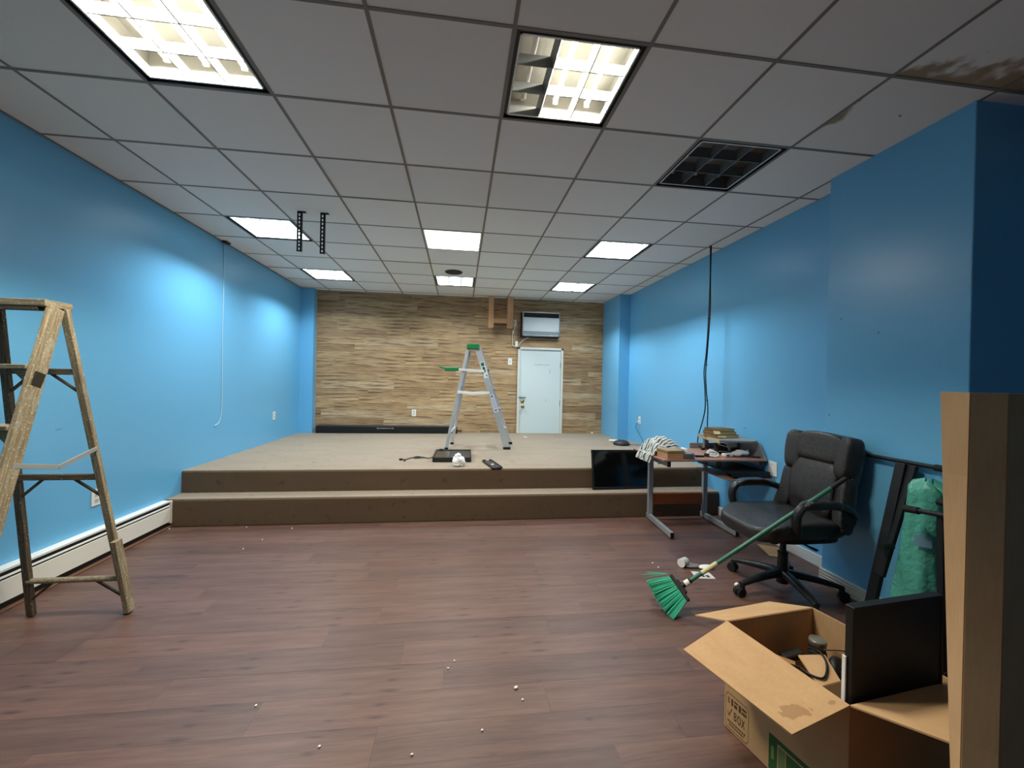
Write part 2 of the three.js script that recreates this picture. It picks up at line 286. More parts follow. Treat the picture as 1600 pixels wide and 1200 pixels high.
// ceiling: slab, tee grid and lay-in tiles
const ceiling = struct('ceiling', span(XL - 0.2, 3.06, ZF + 0.2, XN + 0.2, 3.2, ZB - 0.2), M.plaster);
const FIX = [ // column, row, kind
  [-2, 0, 'warm'], [1, 0, 'half'], [3, 1, 'off'], [-3, 4, 'cool'], [0, 4, 'panel'], [3, 4, 'cool'], [-3, 7, 'cool'], [0, 7, 'cool'], [3, 7, 'cool']];
{
  const R = rng(29), tileTints = [0xf0ece5, 0xebe7e0, 0xf3efe9].map(c => std(c, 0.95, 0, { bumpMap: tileBump, bumpScale: 0.0012 }));
  const stainA = std(0xffffff, 0.95, 0, { map: dataTex(256, 256, (u, v) => { const n = fbm(u * 5, v * 5, 3, 4), m = (v - 0.72) * 3 + 1.6 * n + 0.35 * (u - 0.3); let c = hex(0xf0ece5); if (m > 0.1) c = mix3(c, hex(0x8a7252), sstep(0.1, 0.75, m) * 0.75); return c; }) });
  const stainB = std(0xffffff, 0.95, 0, { map: dataTex(256, 256, (u, v) => { const n = fbm(u * 6, v * 6, 8, 3), m = 0.13 - u + 0.12 * n - Math.abs(v - 0.52) * 0.5; let c = hex(0xeeeae3); if (m > 0.0) c = mix3(c, hex(0x8c7d52), sstep(0, 0.05, m) * 0.75); const e = ((u - 0.56) / 0.035) ** 2 + ((v - 0.4 - (u - 0.56) * 0.4) / 0.014) ** 2; if (e < 1) c = mix3(c, hex(0x77746e), 0.7 * (1 - e)); return c; }) });
  const stainC = std(0xffffff, 0.95, 0, { map: dataTex(256, 256, (u, v) => { const n = fbm(u * 5, v * 5, 23, 4), m = (v - 0.6) * 2.4 + 1.7 * n; let c = hex(0xeae6df); if (m > 0.1) c = mix3(c, hex(0x846c4c), sstep(0.1, 0.7, m) * 0.72); return c; }) });
  const xs = [XL]; for (let k = -3; k <= 5; k++) xs.push(GX + k * T); xs.push(GX + 6 * T, XN);
  const cells = {};
  for (let r = -7; r <= 9; r++) {
    const zf = Math.min(GZ - r * T, ZF), zb = Math.max(GZ - (r + 1) * T, ZB); if (zf - zb < 0.02) continue;
    for (let i = 0; i + 1 < xs.length; i++) {
      const k = i - 4, x0 = xs[i], x1 = xs[i + 1]; // k: grid column, -4 is the cut strip along the left wall
      if (FIX.some(f => f[0] === k && f[1] === r)) continue;
      let b = x1; if (zf < -1.78) b = Math.min(x1, XR); if (b - x0 < 0.02) continue;
      const mat = r === -1 && k === 4 ? stainA : r === -1 && k === 5 ? stainC : r === 0 && k === 4 ? stainB : tileTints[R() * 3 | 0];
      const key = (b - x0).toFixed(3) + (zf - zb).toFixed(3);
      if (!cells[key]) { const g = span(-(b - x0) / 2 + 0.003, 0, -(zf - zb) / 2 + 0.003, (b - x0) / 2 - 0.003, 0.014, (zf - zb) / 2 - 0.003); const u = g.attributes.uv; for (let q = 0; q < u.count; q++) u.setXY(q, u.getX(q) / T + 0.5, 0.5 - u.getY(q) / T); cells[key] = g; }
      const sag = R() < 0.08 ? 0.002 : 0;
      obj('tile', cells[key], mat, ceiling).position.set((x0 + b) / 2, CEIL + 0.003 + sag, (zf + zb) / 2);
    }
  }
  for (let k = -3; k <= 6; k++) { const x = GX + k * T; obj('grid_runner', [span(x - 0.0085, CEIL, ZF, x + 0.0085, CEIL + 0.002, k > 5 ? -1.8 : ZB), span(x - 0.001, CEIL + 0.002, ZF, x + 0.001, CEIL + 0.035, k > 5 ? -1.8 : ZB)], M.tee, ceiling); }
  for (let r = -6; r <= 9; r++) { const z = GZ - r * T, b = z > -1.78 ? XN : XR; obj('grid_runner', [span(XL, CEIL + 0.0004, z - 0.0085, b, CEIL + 0.0024, z + 0.0085), span(XL, CEIL + 0.002, z - 0.001, b, CEIL + 0.035, z + 0.001)], M.tee, ceiling); }
  obj('edge_angle', span(XL, CEIL - 0.0005, ZF, XL + 0.018, CEIL + 0.002, ZB), M.tee, ceiling);
}

// ceiling fixtures
const LABELS = {
  '-2,0': 'warm glowing louvred ceiling light nearest the camera, above the paint-splashed wooden ladder', '1,0': 'warm louvred ceiling light with one dark unlit third',
  '3,1': 'unlit dark louvred ceiling light beside the blue column', '-3,4': 'cool white louvred ceiling light behind the two hanging perforated straps',
  '0,4': 'bright blank white LED ceiling panel without louvres', '3,4': 'cool white louvred ceiling light near the cable hanging by the right wall',
  '-3,7': 'cool white louvred ceiling light above the left end of the stage', '0,7': 'cool white louvred ceiling light right behind the round ceiling speaker', '3,7': 'cool white louvred ceiling light above the air conditioner and white door' };
const tubeGlow = (c, k) => new THREE.MeshStandardMaterial({ color: 0xffffff, roughness: 0.5, emissive: c, emissiveIntensity: k });
const glowCool = tubeGlow(COOL, 3), glowWarm = tubeGlow(new THREE.Color().setRGB(1.0, 0.88, 0.66), 3), glowPanel = tubeGlow(NEUTRAL, 2.2), glassOff = std(0xdadada, 0.35);
function bladeGeo(L, H) { // parabolic blade: thin edge at the bottom, broad at the top; runs along z
  const s = new THREE.Shape(), N = 6; s.moveTo(-0.0028, 0);
  for (let i = 1; i <= N; i++) { const t = i / N; s.lineTo(-0.0028 - 0.0145 * t * t, H * t); }
  for (let i = N; i >= 0; i--) { const t = i / N; s.lineTo(0.0028 + 0.0145 * t * t, H * t); }
  const g = new THREE.ExtrudeGeometry(s, { depth: L, bevelEnabled: false }); g.translate(0, 0, -L / 2); return mUV(toCreasedNormals(g, 0.6));
}
function fixture(c, r, kind) {
  const cx = GX + (c + 0.5) * T, cz = GZ - (r + 0.5) * T, h = T / 2 - 0.008;
  const o = thing('ceiling_light', LABELS[c + ',' + r], 'ceiling light', [cx, CEIL, cz], 0);
  if (kind === 'panel') {
    obj('frame', [span(-h, 0, -h, h, 0.012, -h + 0.014), span(-h, 0, h - 0.014, h, 0.012, h), span(-h, 0, -h, -h + 0.014, 0.012, h), span(h - 0.014, 0, -h, h, 0.012, h)], M.white, o);
    obj('backing', span(-h, 0.02, -h, h, 0.04, h), M.housing, o);
    obj('diffuser', span(-h + 0.012, 0.006, -h + 0.012, h - 0.012, 0.012, h - 0.012), glowPanel, o);
    const l = new THREE.RectAreaLight(NEUTRAL, PANEL_LIGHT, 2 * h - 0.03, 2 * h - 0.03); l.position.set(0, 0.004, 0); l.rotation.x = -Math.PI / 2; l.castShadow = true; o.add(l);
    return;
  }
  const H = kind === 'warm' || kind === 'half' ? 0.042 : 0.06, D = 0.15, w = 0.004, q = h - 0.022;
  obj('housing', [span(-h, D, -h, h, D + 0.006, h), span(-h, 0.002, -h, -h + w, D, h), span(h - w, 0.002, -h, h, D, h), span(-h, 0.002, -h, h, D, -h + w), span(-h, 0.002, h - w, h, D, h)], M.housing, o);
  obj('dark_reveal', [span(-h + w, 0.012, -h + w, -q, 0.016, h - w), span(q, 0.012, -h + w, h - w, 0.016, h - w), span(-q, 0.012, -h + w, q, 0.016, -q), span(-q, 0.012, q, q, 0.016, h - w), span(-h + w, 0.0, -h + w, -h + w + 0.003, 0.016, h - w), span(h - w - 0.003, 0.0, -h + w, h - w, 0.016, h - w), span(-h + w, 0.0, -h + w, h - w, 0.016, -h + w + 0.003), span(-h + w, 0.0, h - w - 0.003, h - w, 0.016, h - w)], M.bezel, o);
  const lo = obj('louvre', [span(-q, 0.006, -q, -q + 0.009, 0.008, q), span(q - 0.009, 0.006, -q, q, 0.008, q), span(-q, 0.006, -q, q, 0.008, -q + 0.009), span(-q, 0.006, q - 0.009, q, 0.008, q)], M.white, o);
  obj('louvre_rim', [span(-q, 0.008, -q, -q + 0.007, H + 0.015, q), span(q - 0.007, 0.008, -q, q, H + 0.015, q), span(-q, 0.008, -q, q, H + 0.015, -q + 0.007), span(-q, 0.008, q - 0.007, q, H + 0.015, q)], M.louver, lo);
  const bl = bladeGeo(2 * q - 0.012, H);
  for (const s of [-1, 1]) {
    const a = obj('blade', bl.clone(), M.louver, lo); a.position.set(s * q / 3, 0.012, 0);
    const b = obj('blade', bl.clone(), M.louver, lo); b.position.set(0, 0.012, s * q / 3); b.rotation.y = Math.PI / 2;
  }
  for (let i = -1; i <= 1; i++) {
    const lit = kind === 'off' ? 0 : kind === 'half' && i === -1 ? 0 : 1, cool = kind === 'cool', x = i * q * 2 / 3;
    const t = obj('fluorescent_tube', [rod([x, 0.098, -q + 0.03], [x, 0.098, q - 0.03], 0.013, 0.013, 14)], lit ? (cool ? glowCool : glowWarm) : glassOff, o);
for (const e of [-1, 1]) obj('socket', box(0.03, 0.03, 0.016, [x, 0.098, e * (q - 0.02)], [0, 0, 0], 0.002), M.white, o);
    if (lit) { const l = new THREE.RectAreaLight(cool ? COOL : WARM, cool ? TUBE_COOL : TUBE_WARM, 0.028, 2 * q - 0.06); l.position.set(x, 0.0835, 0); l.rotation.x = -Math.PI / 2; l.castShadow = true; o.add(l);
      const u = new THREE.RectAreaLight(cool ? COOL : new THREE.Color().setRGB(1.0, 0.84, 0.6), cool ? 2 : 2, 0.028, 2 * q - 0.06); u.position.set(x, 0.1125, 0); u.rotation.x = Math.PI / 2; u.castShadow = true; o.add(u); }
  }
}
for (const f of FIX) fixture(...f);

// baseboard heater, baseboards
{
  const zm = (ZF + ZT) / 2, lz = ZF - ZT - 0.05;
  const o = tag(obj('baseboard_heater', [span(XL, 0.03, ZF - 0.05, XL + 0.01, 0.24, ZT - 0.005)], M.cream), 'long cream baseboard heater along the left wall', 'heater');
  obj('top_cover', [box(0.062, 0.005, lz, [XL + 0.031, 0.243, zm], [0, 0, -0.06], 0.002), span(XL + 0.056, 0.23, ZF - 0.05, XL + 0.061, 0.243, ZT)], M.white, o);
  obj('dark_slot', [span(XL + 0.01, 0.186, ZF - 0.06, XL + 0.05, 0.232, ZT - 0.004), span(XL + 0.004, 0.016, ZF - 0.06, XL + 0.046, 0.06, ZT - 0.004)], M.black, o);
  obj('damper', box(0.004, 0.013, lz, [XL + 0.061, 0.201, zm], [0, 0, 0.25], 0.001), M.white, o);
  obj('front_panel', box(0.005, 0.132, lz, [XL + 0.064, 0.119, zm], [0, 0, -0.05], 0.002), M.cream, o);
  obj('end_cap', span(XL, 0.035, ZT, XL + 0.069, 0.24, ZT + 0.014, 0.002), M.cream, o);
}
struct('trim_2', span(XL, 0, ZF - 0.05, XL + 0.075, 0.012, ZT + 0.002, 0.004), std(0x6d4c38, 0.6));
{
  const prof = []; // ridged base along the column face: five ridges
  for (let i = 0; i <= 20; i++) { const y = 0.1 * i / 20; prof.push([-(0.010 + 0.003 * Math.abs(Math.sin(i * Math.PI / 4))), y]); }
  const s = [[0, 0], ...prof, [0, 0.1]];
  const g = plate(s, 2.66 - 1.815 + 0.012, [2.622, 0, -(2.66 + 1.815) / 2], [0, 0, 0]);
  struct('baseboard_column', g, std(0xd9d6cc, 0.5));
  struct('baseboard_right', span(XR - 0.012, 0, -2.672, XR, 0.09, ZT - 0.0, 0.003), M.white);
}
// door to the back room, standing half behind the raised stage
{
  const x0 = 1.03, x1 = 1.872, yt = 2.03, z = ZB;
  const d = struct('door_1', span(x0 + 0.045, STAGE, z + 0.0, x1 - 0.045, yt - 0.045, z + 0.022, 0.003), std(0xd4dedd, 0.42));
  obj('door_frame', [span(x0, STAGE, z, x0 + 0.042, yt, z + 0.045, 0.004), span(x1 - 0.042, STAGE, z, x1, yt, z + 0.045, 0.004), span(x0, yt - 0.042, z, x1, yt, z + 0.045, 0.004)], std(0xdad9cf, 0.5), d);
  obj('door_gap', [span(x0 + 0.042, STAGE, z, x0 + 0.0475, yt - 0.042, z + 0.02), span(x0 + 0.042, yt - 0.0465, z, x1 - 0.042, yt - 0.042, z + 0.02)], M.dark, d);
  for (const y of [1.72, 1.02]) obj('hinge', rod([x1 - 0.044, y - 0.05, z + 0.03], [x1 - 0.044, y + 0.05, z + 0.03], 0.008), M.metalGrey, d);
  const k = lathe([[0, 0], [0.03, 0], [0.032, 0.006], [0.012, 0.012], [0.012, 0.03], [0.026, 0.042], [0.028, 0.055], [0.018, 0.066], [0, 0.068]], [x0 + 0.105, 0.955, z + 0.022], 20, [Math.PI / 2, 0, 0]);
  obj('door_knob', k, M.brass, d);
  obj('deadbolt', lathe([[0, 0], [0.032, 0], [0.03, 0.014], [0.014, 0.016], [0.012, 0.028], [0, 0.03]], [x0 + 0.1, 1.05, z + 0.022], 20, [Math.PI / 2, 0, 0]), M.brass, d);
  obj('slide_bolt', [span(x0 - 0.01, 1.112, z + 0.024, x0 + 0.16, 1.132, z + 0.034, 0.003), rod([x0 + 0.02, 1.122, z + 0.05], [x0 + 0.15, 1.122, z + 0.05], 0.006)], M.metalGrey, d);
  const scuff = std(0x8f9896, 0.7);
  obj('scuff_mark', [span(1.33, 1.716, z + 0.0215, 1.62, 1.722, z + 0.0226), span(1.40, 1.713, z + 0.0215, 1.47, 1.719, z + 0.0226), span(1.625, 1.56, z + 0.0215, 1.632, 1.64, z + 0.0226), span(1.56, 1.05, z + 0.0215, 1.568, 1.09, z + 0.0226)], scuff, d);
}

// ------------------------------------------------------------------ office chair (local: faces +z)
{
  const o = thing('office_chair', 'dark brown leather executive office chair with padded arms, a green broom leaning on it', 'office chair', [2.22, 0, -2.552], -Math.PI / 2);
  const S = 1.0;
  // five-star base: angles chosen from the casters seen in the photo (world x,z) turned into the local frame
  const dirs = [172, 244, 316, 28, 100].map(a => { const t = a * Math.PI / 180, wx = Math.cos(t), wz = Math.sin(t); return [wz, -wx]; }); // local x = world z, local z = -world x
  for (const [dx, dz] of dirs) {
    const pts = [], ws = [], hs = []; for (let i = 0; i <= 10; i++) { const t = i / 10, r = 0.02 + 0.325 * t; pts.push([dx * r, 0.128 - 0.034 * t * t - 0.01 * t, dz * r]); ws.push(lerp(0.062, 0.038, t)); hs.push(lerp(0.052, 0.028, t)); }
    const leg = obj('star_leg', [sweep(pts, ws, hs, [-dz, 0, dx], 14, 0.7), rod([dx * 0.335, 0.045, dz * 0.335], [dx * 0.335, 0.09, dz * 0.335], 0.017, 0.017, 12)], M.plastic, o);
    const cx = dx * 0.345 - dz * 0.01, cz = dz * 0.345 + dx * 0.01;
    const wl = e => { const g0 = new THREE.CylinderGeometry(0.03, 0.03, 0.022, 20).toNonIndexed(); g0.rotateX(Math.PI / 2); g0.rotateY(-Math.atan2(dz, dx)); g0.translate(cx - dz * e * 0.0155, 0.030, cz + dx * e * 0.0155); return g0; };
    obj('caster', [wl(-1), wl(1), place(pillow(0.062, 0.04, 0.05, 0.6, 0.8, q => { if (q.y < 0) q.y *= 0.3; }, 14, 10), [cx, 0.042, cz], [0, -Math.atan2(dz, dx), 0])], M.rubber, leg);
  }
  obj('gas_lift', [lathe([[0, 0.06], [0.036, 0.06], [0.038, 0.14], [0.033, 0.15], [0.031, 0.26], [0.033, 0.27], [0.02, 0.272], [0.018, 0.40], [0, 0.40]], [0, 0, 0], 22)], M.plastic, o);
  obj('tilt_mechanism', [box(0.2, 0.045, 0.26, [0, 0.405, -0.02], [0, 0, 0], 0.012), box(0.05, 0.06, 0.05, [0.03, 0.37, 0.1], [0, 0, 0], 0.01), rod([0.08, 0.4, 0.02], [0.25, 0.395, 0.02], 0.006), box(0.05, 0.012, 0.022, [0.265, 0.395, 0.02], [0, 0, 0], 0.004)], M.plastic, o);
  obj('seat_shell', pillow(0.5, 0.05, 0.5, 0.4, 0.45, null, 28, 12).translate(0, 0.432, 0.01), M.black, o);
  // seat: thick cushion with rolled front and raised sides
  obj('seat', pillow(0.565, 0.135, 0.62, 0.55, 0.42, q => { const f = sstep(0.05, 0.28, q.z); q.y -= 0.028 * f * f; q.y += 0.016 * sstep(0.12, 0.27, Math.abs(q.x)); if (q.y > 0) q.y += 0.008 * Math.sin(q.z * 26 + q.x * 3) * (1 - Math.abs(q.x) * 3) * 0.5; if (q.z > 0.15) q.x *= 1 - 0.12 * sstep(0.15, 0.3, q.z); }, 56, 30)  .translate(0, 0.48, 0.045), M.leather, o);
  // backrest pieces, all leaning back
  const lean = -0.16, py = 0.5, pz = -0.235;
  const back = g => { g.rotateX(lean); g.translate(0, py, pz); return g; };
  const wide = y => 0.285 - 0.025 * sstep(0.05, 0.3, y) + 0.025 * sstep(0.32, 0.46, y) - 0.045 * sstep(0.5, 0.62, y);
  obj('backrest', back(pillow(0.54, 0.63, 0.08, 0.35, 0.3, q => { const y = q.y + 0.3; q.x *= wide(y) / 0.28; q.z += 0.05 * (q.x * q.x) / 0.07 - 0.01; }, 44, 30).translate(0, 0.275, -0.028)), M.leather, o);
  obj('lumbar_cushion', back(pillow(0.36, 0.40, 0.085, 0.4, 0.35, q => { q.x *= 1 + 0.25 * (q.y); q.z += 0.02 * Math.cos(q.y * 9) * (q.z > 0 ? 1 : 0); if (q.z > 0) q.z += 0.004 * Math.sin(q.y * 50 + q.x * 16) * Math.exp(-((q.y + 0.1) ** 2) * 90); }, 44, 26).translate(0, 0.21, 0.03)), M.leather, o);
  obj('headrest', back(pillow(0.345, 0.205, 0.095, 0.45, 0.35, q => { q.y += 0.012 * Math.cos(q.x * 7); }, 40, 24).translate(0, 0.48, 0.036)), M.leather, o);
  for (const s of [-1, 1]) {
    obj('wing', back(pillow(0.125, 0.285, 0.115, 0.5, 0.45, q => { q.x -= s * 0.03 * (q.y < 0 ? -q.y * 3 : -q.y * 0.8); }, 26, 24).rotateY(-s * 0.28).translate(s * 0.208, 0.44, 0.035)), M.leather, o);
    obj('side_bolster', back(pillow(0.115, 0.36, 0.09, 0.5, 0.45, q => { q.x += s * (0.04 * sstep(0.05, -0.18, q.y)); }, 24, 24).rotateY(-s * 0.3).translate(s * 0.212, 0.15, 0.03)), M.leather, o);
    // loop arm: rises from the seat front, padded on top, joins the back
    const path = [[s * 0.262, 0.47, 0.13], [s * 0.292, 0.53, 0.165], [s * 0.297, 0.61, 0.172], [s * 0.297, 0.662, 0.135], [s * 0.297, 0.672, 0.03], [s * 0.295, 0.668, -0.1], [s * 0.285, 0.64, -0.2], [s * 0.27, 0.58, -0.262]];
    const g = tube(path, 0.024, 50, 12); { const p = g.attributes.position; for (let i = 0; i < p.count; i++) { const x = p.getX(i) - s * 0.293; p.setX(i, s * 0.293 + x * 1.25); } } g.computeVertexNormals();
    const arm = obj('armrest', [g, tube([[s * 0.275, 0.6, -0.255], [s * 0.288, 0.55, -0.22], [s * 0.28, 0.49, -0.14], [s * 0.255, 0.455, -0.05]], 0.017, 20, 8)], M.plastic, o);
    obj('arm_pad', pillow(0.078, 0.048, 0.27, 0.5, 0.4, q => { q.y -= 0.018 * sstep(0.06, 0.14, q.z) + 0.012 * sstep(0.06, 0.14, -q.z); }, 30, 16).translate(s * 0.297, 0.683, 0.01), M.leather, arm);
  }
}

// ------------------------------------------------------------------ broom leaning on the chair's near arm
{
  const A = V(1.435, 0.185, -2.375), B = V(2.115, 0.680, -2.262), d = B.clone().sub(A).normalize(), tip = A.clone().addScaledVector(d, 1.16);
  const o = thing('broom', 'green plastic broom leaning against the arm of the office chair', 'broom', [0, 0, 0]);
  const at = t => A.clone().addScaledVector(d, t).toArray();
  obj('handle', [rod(at(0), at(1.07), 0.0125, 0.0125, 16)], M.greenDark, o);
  obj('grip', [rod(at(1.03), at(1.135), 0.0145, 0.0135, 16), rod(at(1.135), at(1.145), 0.012, 0.006, 12)], M.black, o);
  obj('paper_sleeve', rod(at(0.09), at(0.2), 0.0134, 0.0134, 16), std(0xd9d2a0, 0.7), o);
  obj('ferrule', [rod(at(-0.06), at(0.01), 0.016, 0.0155, 14)], M.black, o);
  obj('white_collar', rod(at(-0.035), at(-0.005), 0.019, 0.018, 14), M.white, o);
  // head: a black block across the handle; bristles fan down to the floor
  const side = V(0.28, -0.62, 0.73).normalize(); side.addScaledVector(d, -side.dot(d)).normalize();
  const H = A.clone().addScaledVector(d, -0.075), nrm = side.clone().cross(d).normalize();
  const e0 = H.clone().addScaledVector(side, -0.085), e1 = H.clone().addScaledVector(side, 0.085);
  obj('head', [bar(e0.toArray(), e1.toArray(), 0.034, 0.02, nrm.toArray(), 0.006), bar(H.clone().addScaledVector(d, 0.012).addScaledVector(side, -0.045).toArray(), H.clone().addScaledVector(d, 0.012).addScaledVector(side, 0.045).toArray(), 0.03, 0.024, nrm.toArray(), 0.008)], M.black, o);
  const R = rng(3), gs = [], dark = [];
  for (let i = 0; i < 520; i++) {
    const u = R() * 2 - 1, w = R() * 2 - 1, st = H.clone().addScaledVector(side, u * 0.08).addScaledVector(nrm, w * 0.013).addScaledVector(d, -0.012);
    const L = 0.135 + R() * 0.014, dir = d.clone().multiplyScalar(-1).addScaledVector(side, u * 0.38 + (R() - 0.5) * 0.05).addScaledVector(nrm, w * 0.16 + (R() - 0.5) * 0.05).normalize();
    const en = st.clone().addScaledVector(dir, L); if (en.y < 0.003) { en.y = 0.003 + R() * 0.004; }
    const mid = st.clone().lerp(en, 0.55).addScaledVector(nrm, 0.004 * (R() - 0.5)); mid.y = Math.max(mid.y, 0.006);
    gs.push(rod(st.toArray(), mid.toArray(), 0.0024, 0.0022, 5), rod(mid.toArray(), en.toArray(), 0.0022, 0.0012, 5));
  }
  for (let i = 0; i < 7; i++) { const st = H.clone().addScaledVector(side, -0.1).addScaledVector(d, -0.01), en = st.clone().addScaledVector(d, -0.1 - R() * 0.05).addScaledVector(side, -0.05 - R() * 0.03); en.y = Math.max(en.y, 0.02); gs.push(rod(st.toArray(), en.toArray(), 0.0018, 0.001, 5)); }
  const b = obj('bristles', gs, M.broomGreen, o); b.userData.kind = 'stuff';
}

// ------------------------------------------------------------------ open cardboard box with its contents
{
  const h = 0.43, L = [1.107, -1.555], N = [1.197, -1.103], B = [1.556, -1.615], Rr = [1.646, -1.163];
  const o = thing('cardboard_box', 'large open cardboard box on the floor with its flaps folded out', 'box', [0, 0, 0]);
  const c3 = (q, y) => [q[0], y, q[1]];
  const wallQ = (a, b) => slab([c3(a, 0.004), c3(b, 0.004), c3(b, h), c3(a, h)], 0.005);
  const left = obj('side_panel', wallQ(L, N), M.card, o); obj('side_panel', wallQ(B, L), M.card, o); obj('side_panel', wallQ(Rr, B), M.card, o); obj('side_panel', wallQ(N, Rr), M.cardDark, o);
  obj('bottom', slab([c3(L, 0.004), c3(B, 0.004), c3(Rr, 0.004), c3(N, 0.004)], 0.006), M.card, o);
  // flaps
  obj('flap', slab([c3(L, h), c3(N, h), [0.985, 0.378, -1.082], [0.868, 0.384, -1.468]], 0.005), (() => M.cardFlap = new THREE.MeshStandardMaterial({ color: 0xffffff, roughness: 0.85, map: (() => { const t = cardStain.clone(); t.repeat.set(1 / 0.461, 1 / 0.235); t.needsUpdate = true; return t; })() }))(), o);
  obj('flap', slab([c3(B, h), c3(L, h), [1.035, 0.395, -1.665], [1.345, 0.40, -1.80], [1.50, 0.36, -1.80]].filter((_, i) => i !== 3), 0.005), M.card, o);
  obj('flap', slab([c3(N, h), c3(Rr, h), [1.73, 0.49, -0.94], [1.262, 0.50, -0.882]], 0.005), M.card, o);
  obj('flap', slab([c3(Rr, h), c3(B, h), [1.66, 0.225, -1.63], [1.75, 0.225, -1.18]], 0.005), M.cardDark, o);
  // printing on the long left face (flat print)
  const ink = canvasTex(1024, 512, (g, w, hh) => {
    g.fillStyle = '#c29a6b'; g.fillRect(0, 0, w, hh);
    g.strokeStyle = '#4a3826'; g.lineWidth = 5; g.fillStyle = '#4a3826';
    const rr = (x, y, a, b, r) => { g.beginPath(); g.moveTo(x + r, y); g.lineTo(x + a - r, y); g.lineTo(x + a, y + r); g.lineTo(x + a, y + b - r); g.lineTo(x + a - r, y + b); g.lineTo(x + r, y + b); g.lineTo(x, y + b - r); g.lineTo(x, y + r); g.closePath(); };
    g.save(); g.translate(-62, 212); g.scale(0.82, 0.82); rr(95, 150, 290, 210, 22); g.stroke();
    g.font = 'bold 50px sans-serif'; g.fillText('B', 118, 212); g.fillRect(166, 172, 26, 42); g.fillRect(204, 172, 50, 12); g.fillRect(204, 192, 40, 22); g.fillRect(262, 172, 30, 42); g.fillRect(300, 172, 60, 14); g.fillRect(300, 196, 60, 16);
    g.lineWidth = 9; g.beginPath(); g.moveTo(122, 262); g.lineTo(140, 286); g.lineTo(180, 232); g.stroke(); g.font = 'bold 72px sans-serif'; g.fillText('BOX', 196, 290);
    g.lineWidth = 4; for (let i = 0; i < 9; i++) { g.fillRect(122 + i * 26, 312, 18, 14); } g.fillRect(140, 334, 190, 8); g.restore(); g.save(); g.translate(-115, 200);
    g.fillStyle = '#2c5a26'; g.fillRect(560, 150, 330, 22); g.fillRect(560, 150, 74, 280); g.fillStyle = '#6f7d4c'; g.fillRect(640, 180, 60, 250); g.fillStyle = '#33602c'; g.fillRect(706, 180, 184, 250); g.fillStyle = '#7d8a58'; g.fillRect(582, 200, 22, 60); g.restore();
  });
  const out = V(N[1] - L[1], 0, -(N[0] - L[0])).normalize().multiplyScalar(-0.0032); // outward from the face
  const pr = new THREE.BufferGeometry(), q = [c3(L, 0.01), c3(N, 0.01), c3(N, h - 0.01), c3(L, h - 0.01)].map(a => V(...a).add(V(-Math.abs(out.x), 0, Math.abs(out.z))));
  pr.setAttribute('position', new THREE.Float32BufferAttribute([0, 1, 2, 0, 2, 3].flatMap(i => q[i].toArray()), 3)); pr.setAttribute('uv', new THREE.Float32BufferAttribute([0, 0, 1, 0, 1, 1, 0, 0, 1, 1, 0, 1], 2)); pr.computeVertexNormals();
  const pm = obj('print', pr, new THREE.MeshStandardMaterial({ map: ink, roughness: 0.85 }), left);
  // contents
  tag(obj('folded_carton', [slab([[1.295, 0.325, -1.31], [1.396, 0.327, -1.326], [1.453, 0.338, -1.45], [1.35, 0.334, -1.463]], 0.006), slab([[1.295, 0.325, -1.31], [1.396, 0.327, -1.326], [1.43, 0.2, -1.27], [1.325, 0.2, -1.25]], 0.006), slab([[1.396, 0.327, -1.326], [1.453, 0.338, -1.45], [1.46, 0.2, -1.45], [1.43, 0.2, -1.27]], 0.006)], M.card), 'small folded cardboard carton lying inside the open box', 'carton');
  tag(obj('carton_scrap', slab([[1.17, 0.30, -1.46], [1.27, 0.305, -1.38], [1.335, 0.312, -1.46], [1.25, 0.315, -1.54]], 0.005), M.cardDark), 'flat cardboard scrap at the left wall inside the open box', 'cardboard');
  tag(obj('box_cable', [tube([[1.30, 0.335, -1.40], [1.305, 0.336, -1.36], [1.33, 0.337, -1.335], [1.385, 0.341, -1.37], [1.425, 0.347, -1.42], [1.435, 0.35, -1.455], [1.41, 0.352, -1.48]], 0.004, 50, 8), tube([[1.30, 0.335, -1.40], [1.285, 0.334, -1.41], [1.265, 0.334, -1.42]], 0.0055, 8, 8)], M.black), 'black cable looped over the small carton inside the box', 'cable');
  const j = thing('jar', 'grey lidded jar standing in the far corner of the open box', 'jar', [1.485, 0.008, -1.515]);
  obj('jar_body', lathe([[0, 0], [0.032, 0], [0.034, 0.02], [0.033, 0.3], [0.026, 0.318], [0, 0.318]], [0, 0, 0], 24), M.dark, j);
  obj('lid', lathe([[0, 0.318], [0.03, 0.318], [0.032, 0.345], [0.029, 0.353], [0, 0.355]], [0, 0, 0], 24), std(0x807d76, 0.3, 0.3), j);
  tag(obj('dark_packet', box(0.1, 0.03, 0.04, [1.40, 0.275, -1.55], [0.1, 0.1, 0.1], 0.01), M.dark), 'flat dark packet behind the small carton inside the box', 'packet');
  const roll = thing('black_roll', 'black ring-shaped roll beside the panel inside the box', 'roll', [1.50, 0.275, -1.425]);
  { const g = new THREE.TorusGeometry(0.042, 0.02, 14, 28).toNonIndexed(); g.rotateY(0.5); g.rotateX(-0.5); obj('ring', g, M.black, roll); obj('band', place(new THREE.CylinderGeometry(0.025, 0.025, 0.04, 20).toNonIndexed(), [0.004, -0.012, 0.01], [1.2, 0.5, 0]), std(0x4a4232, 0.6), roll); }
  tag(obj('thin_wire', tube([[1.47, 0.345, -1.47], [1.51, 0.365, -1.43], [1.55, 0.37, -1.39], [1.58, 0.36, -1.33], [1.58, 0.30, -1.25]], 0.003, 30, 6), std(0x2b1c12, 0.5)), 'thin dark wire arching along the back wall inside the box', 'wire');
  const m = thing('flat_panel', 'black flat panel standing upright in the open cardboard box', 'panel', [0, 0, 0]);
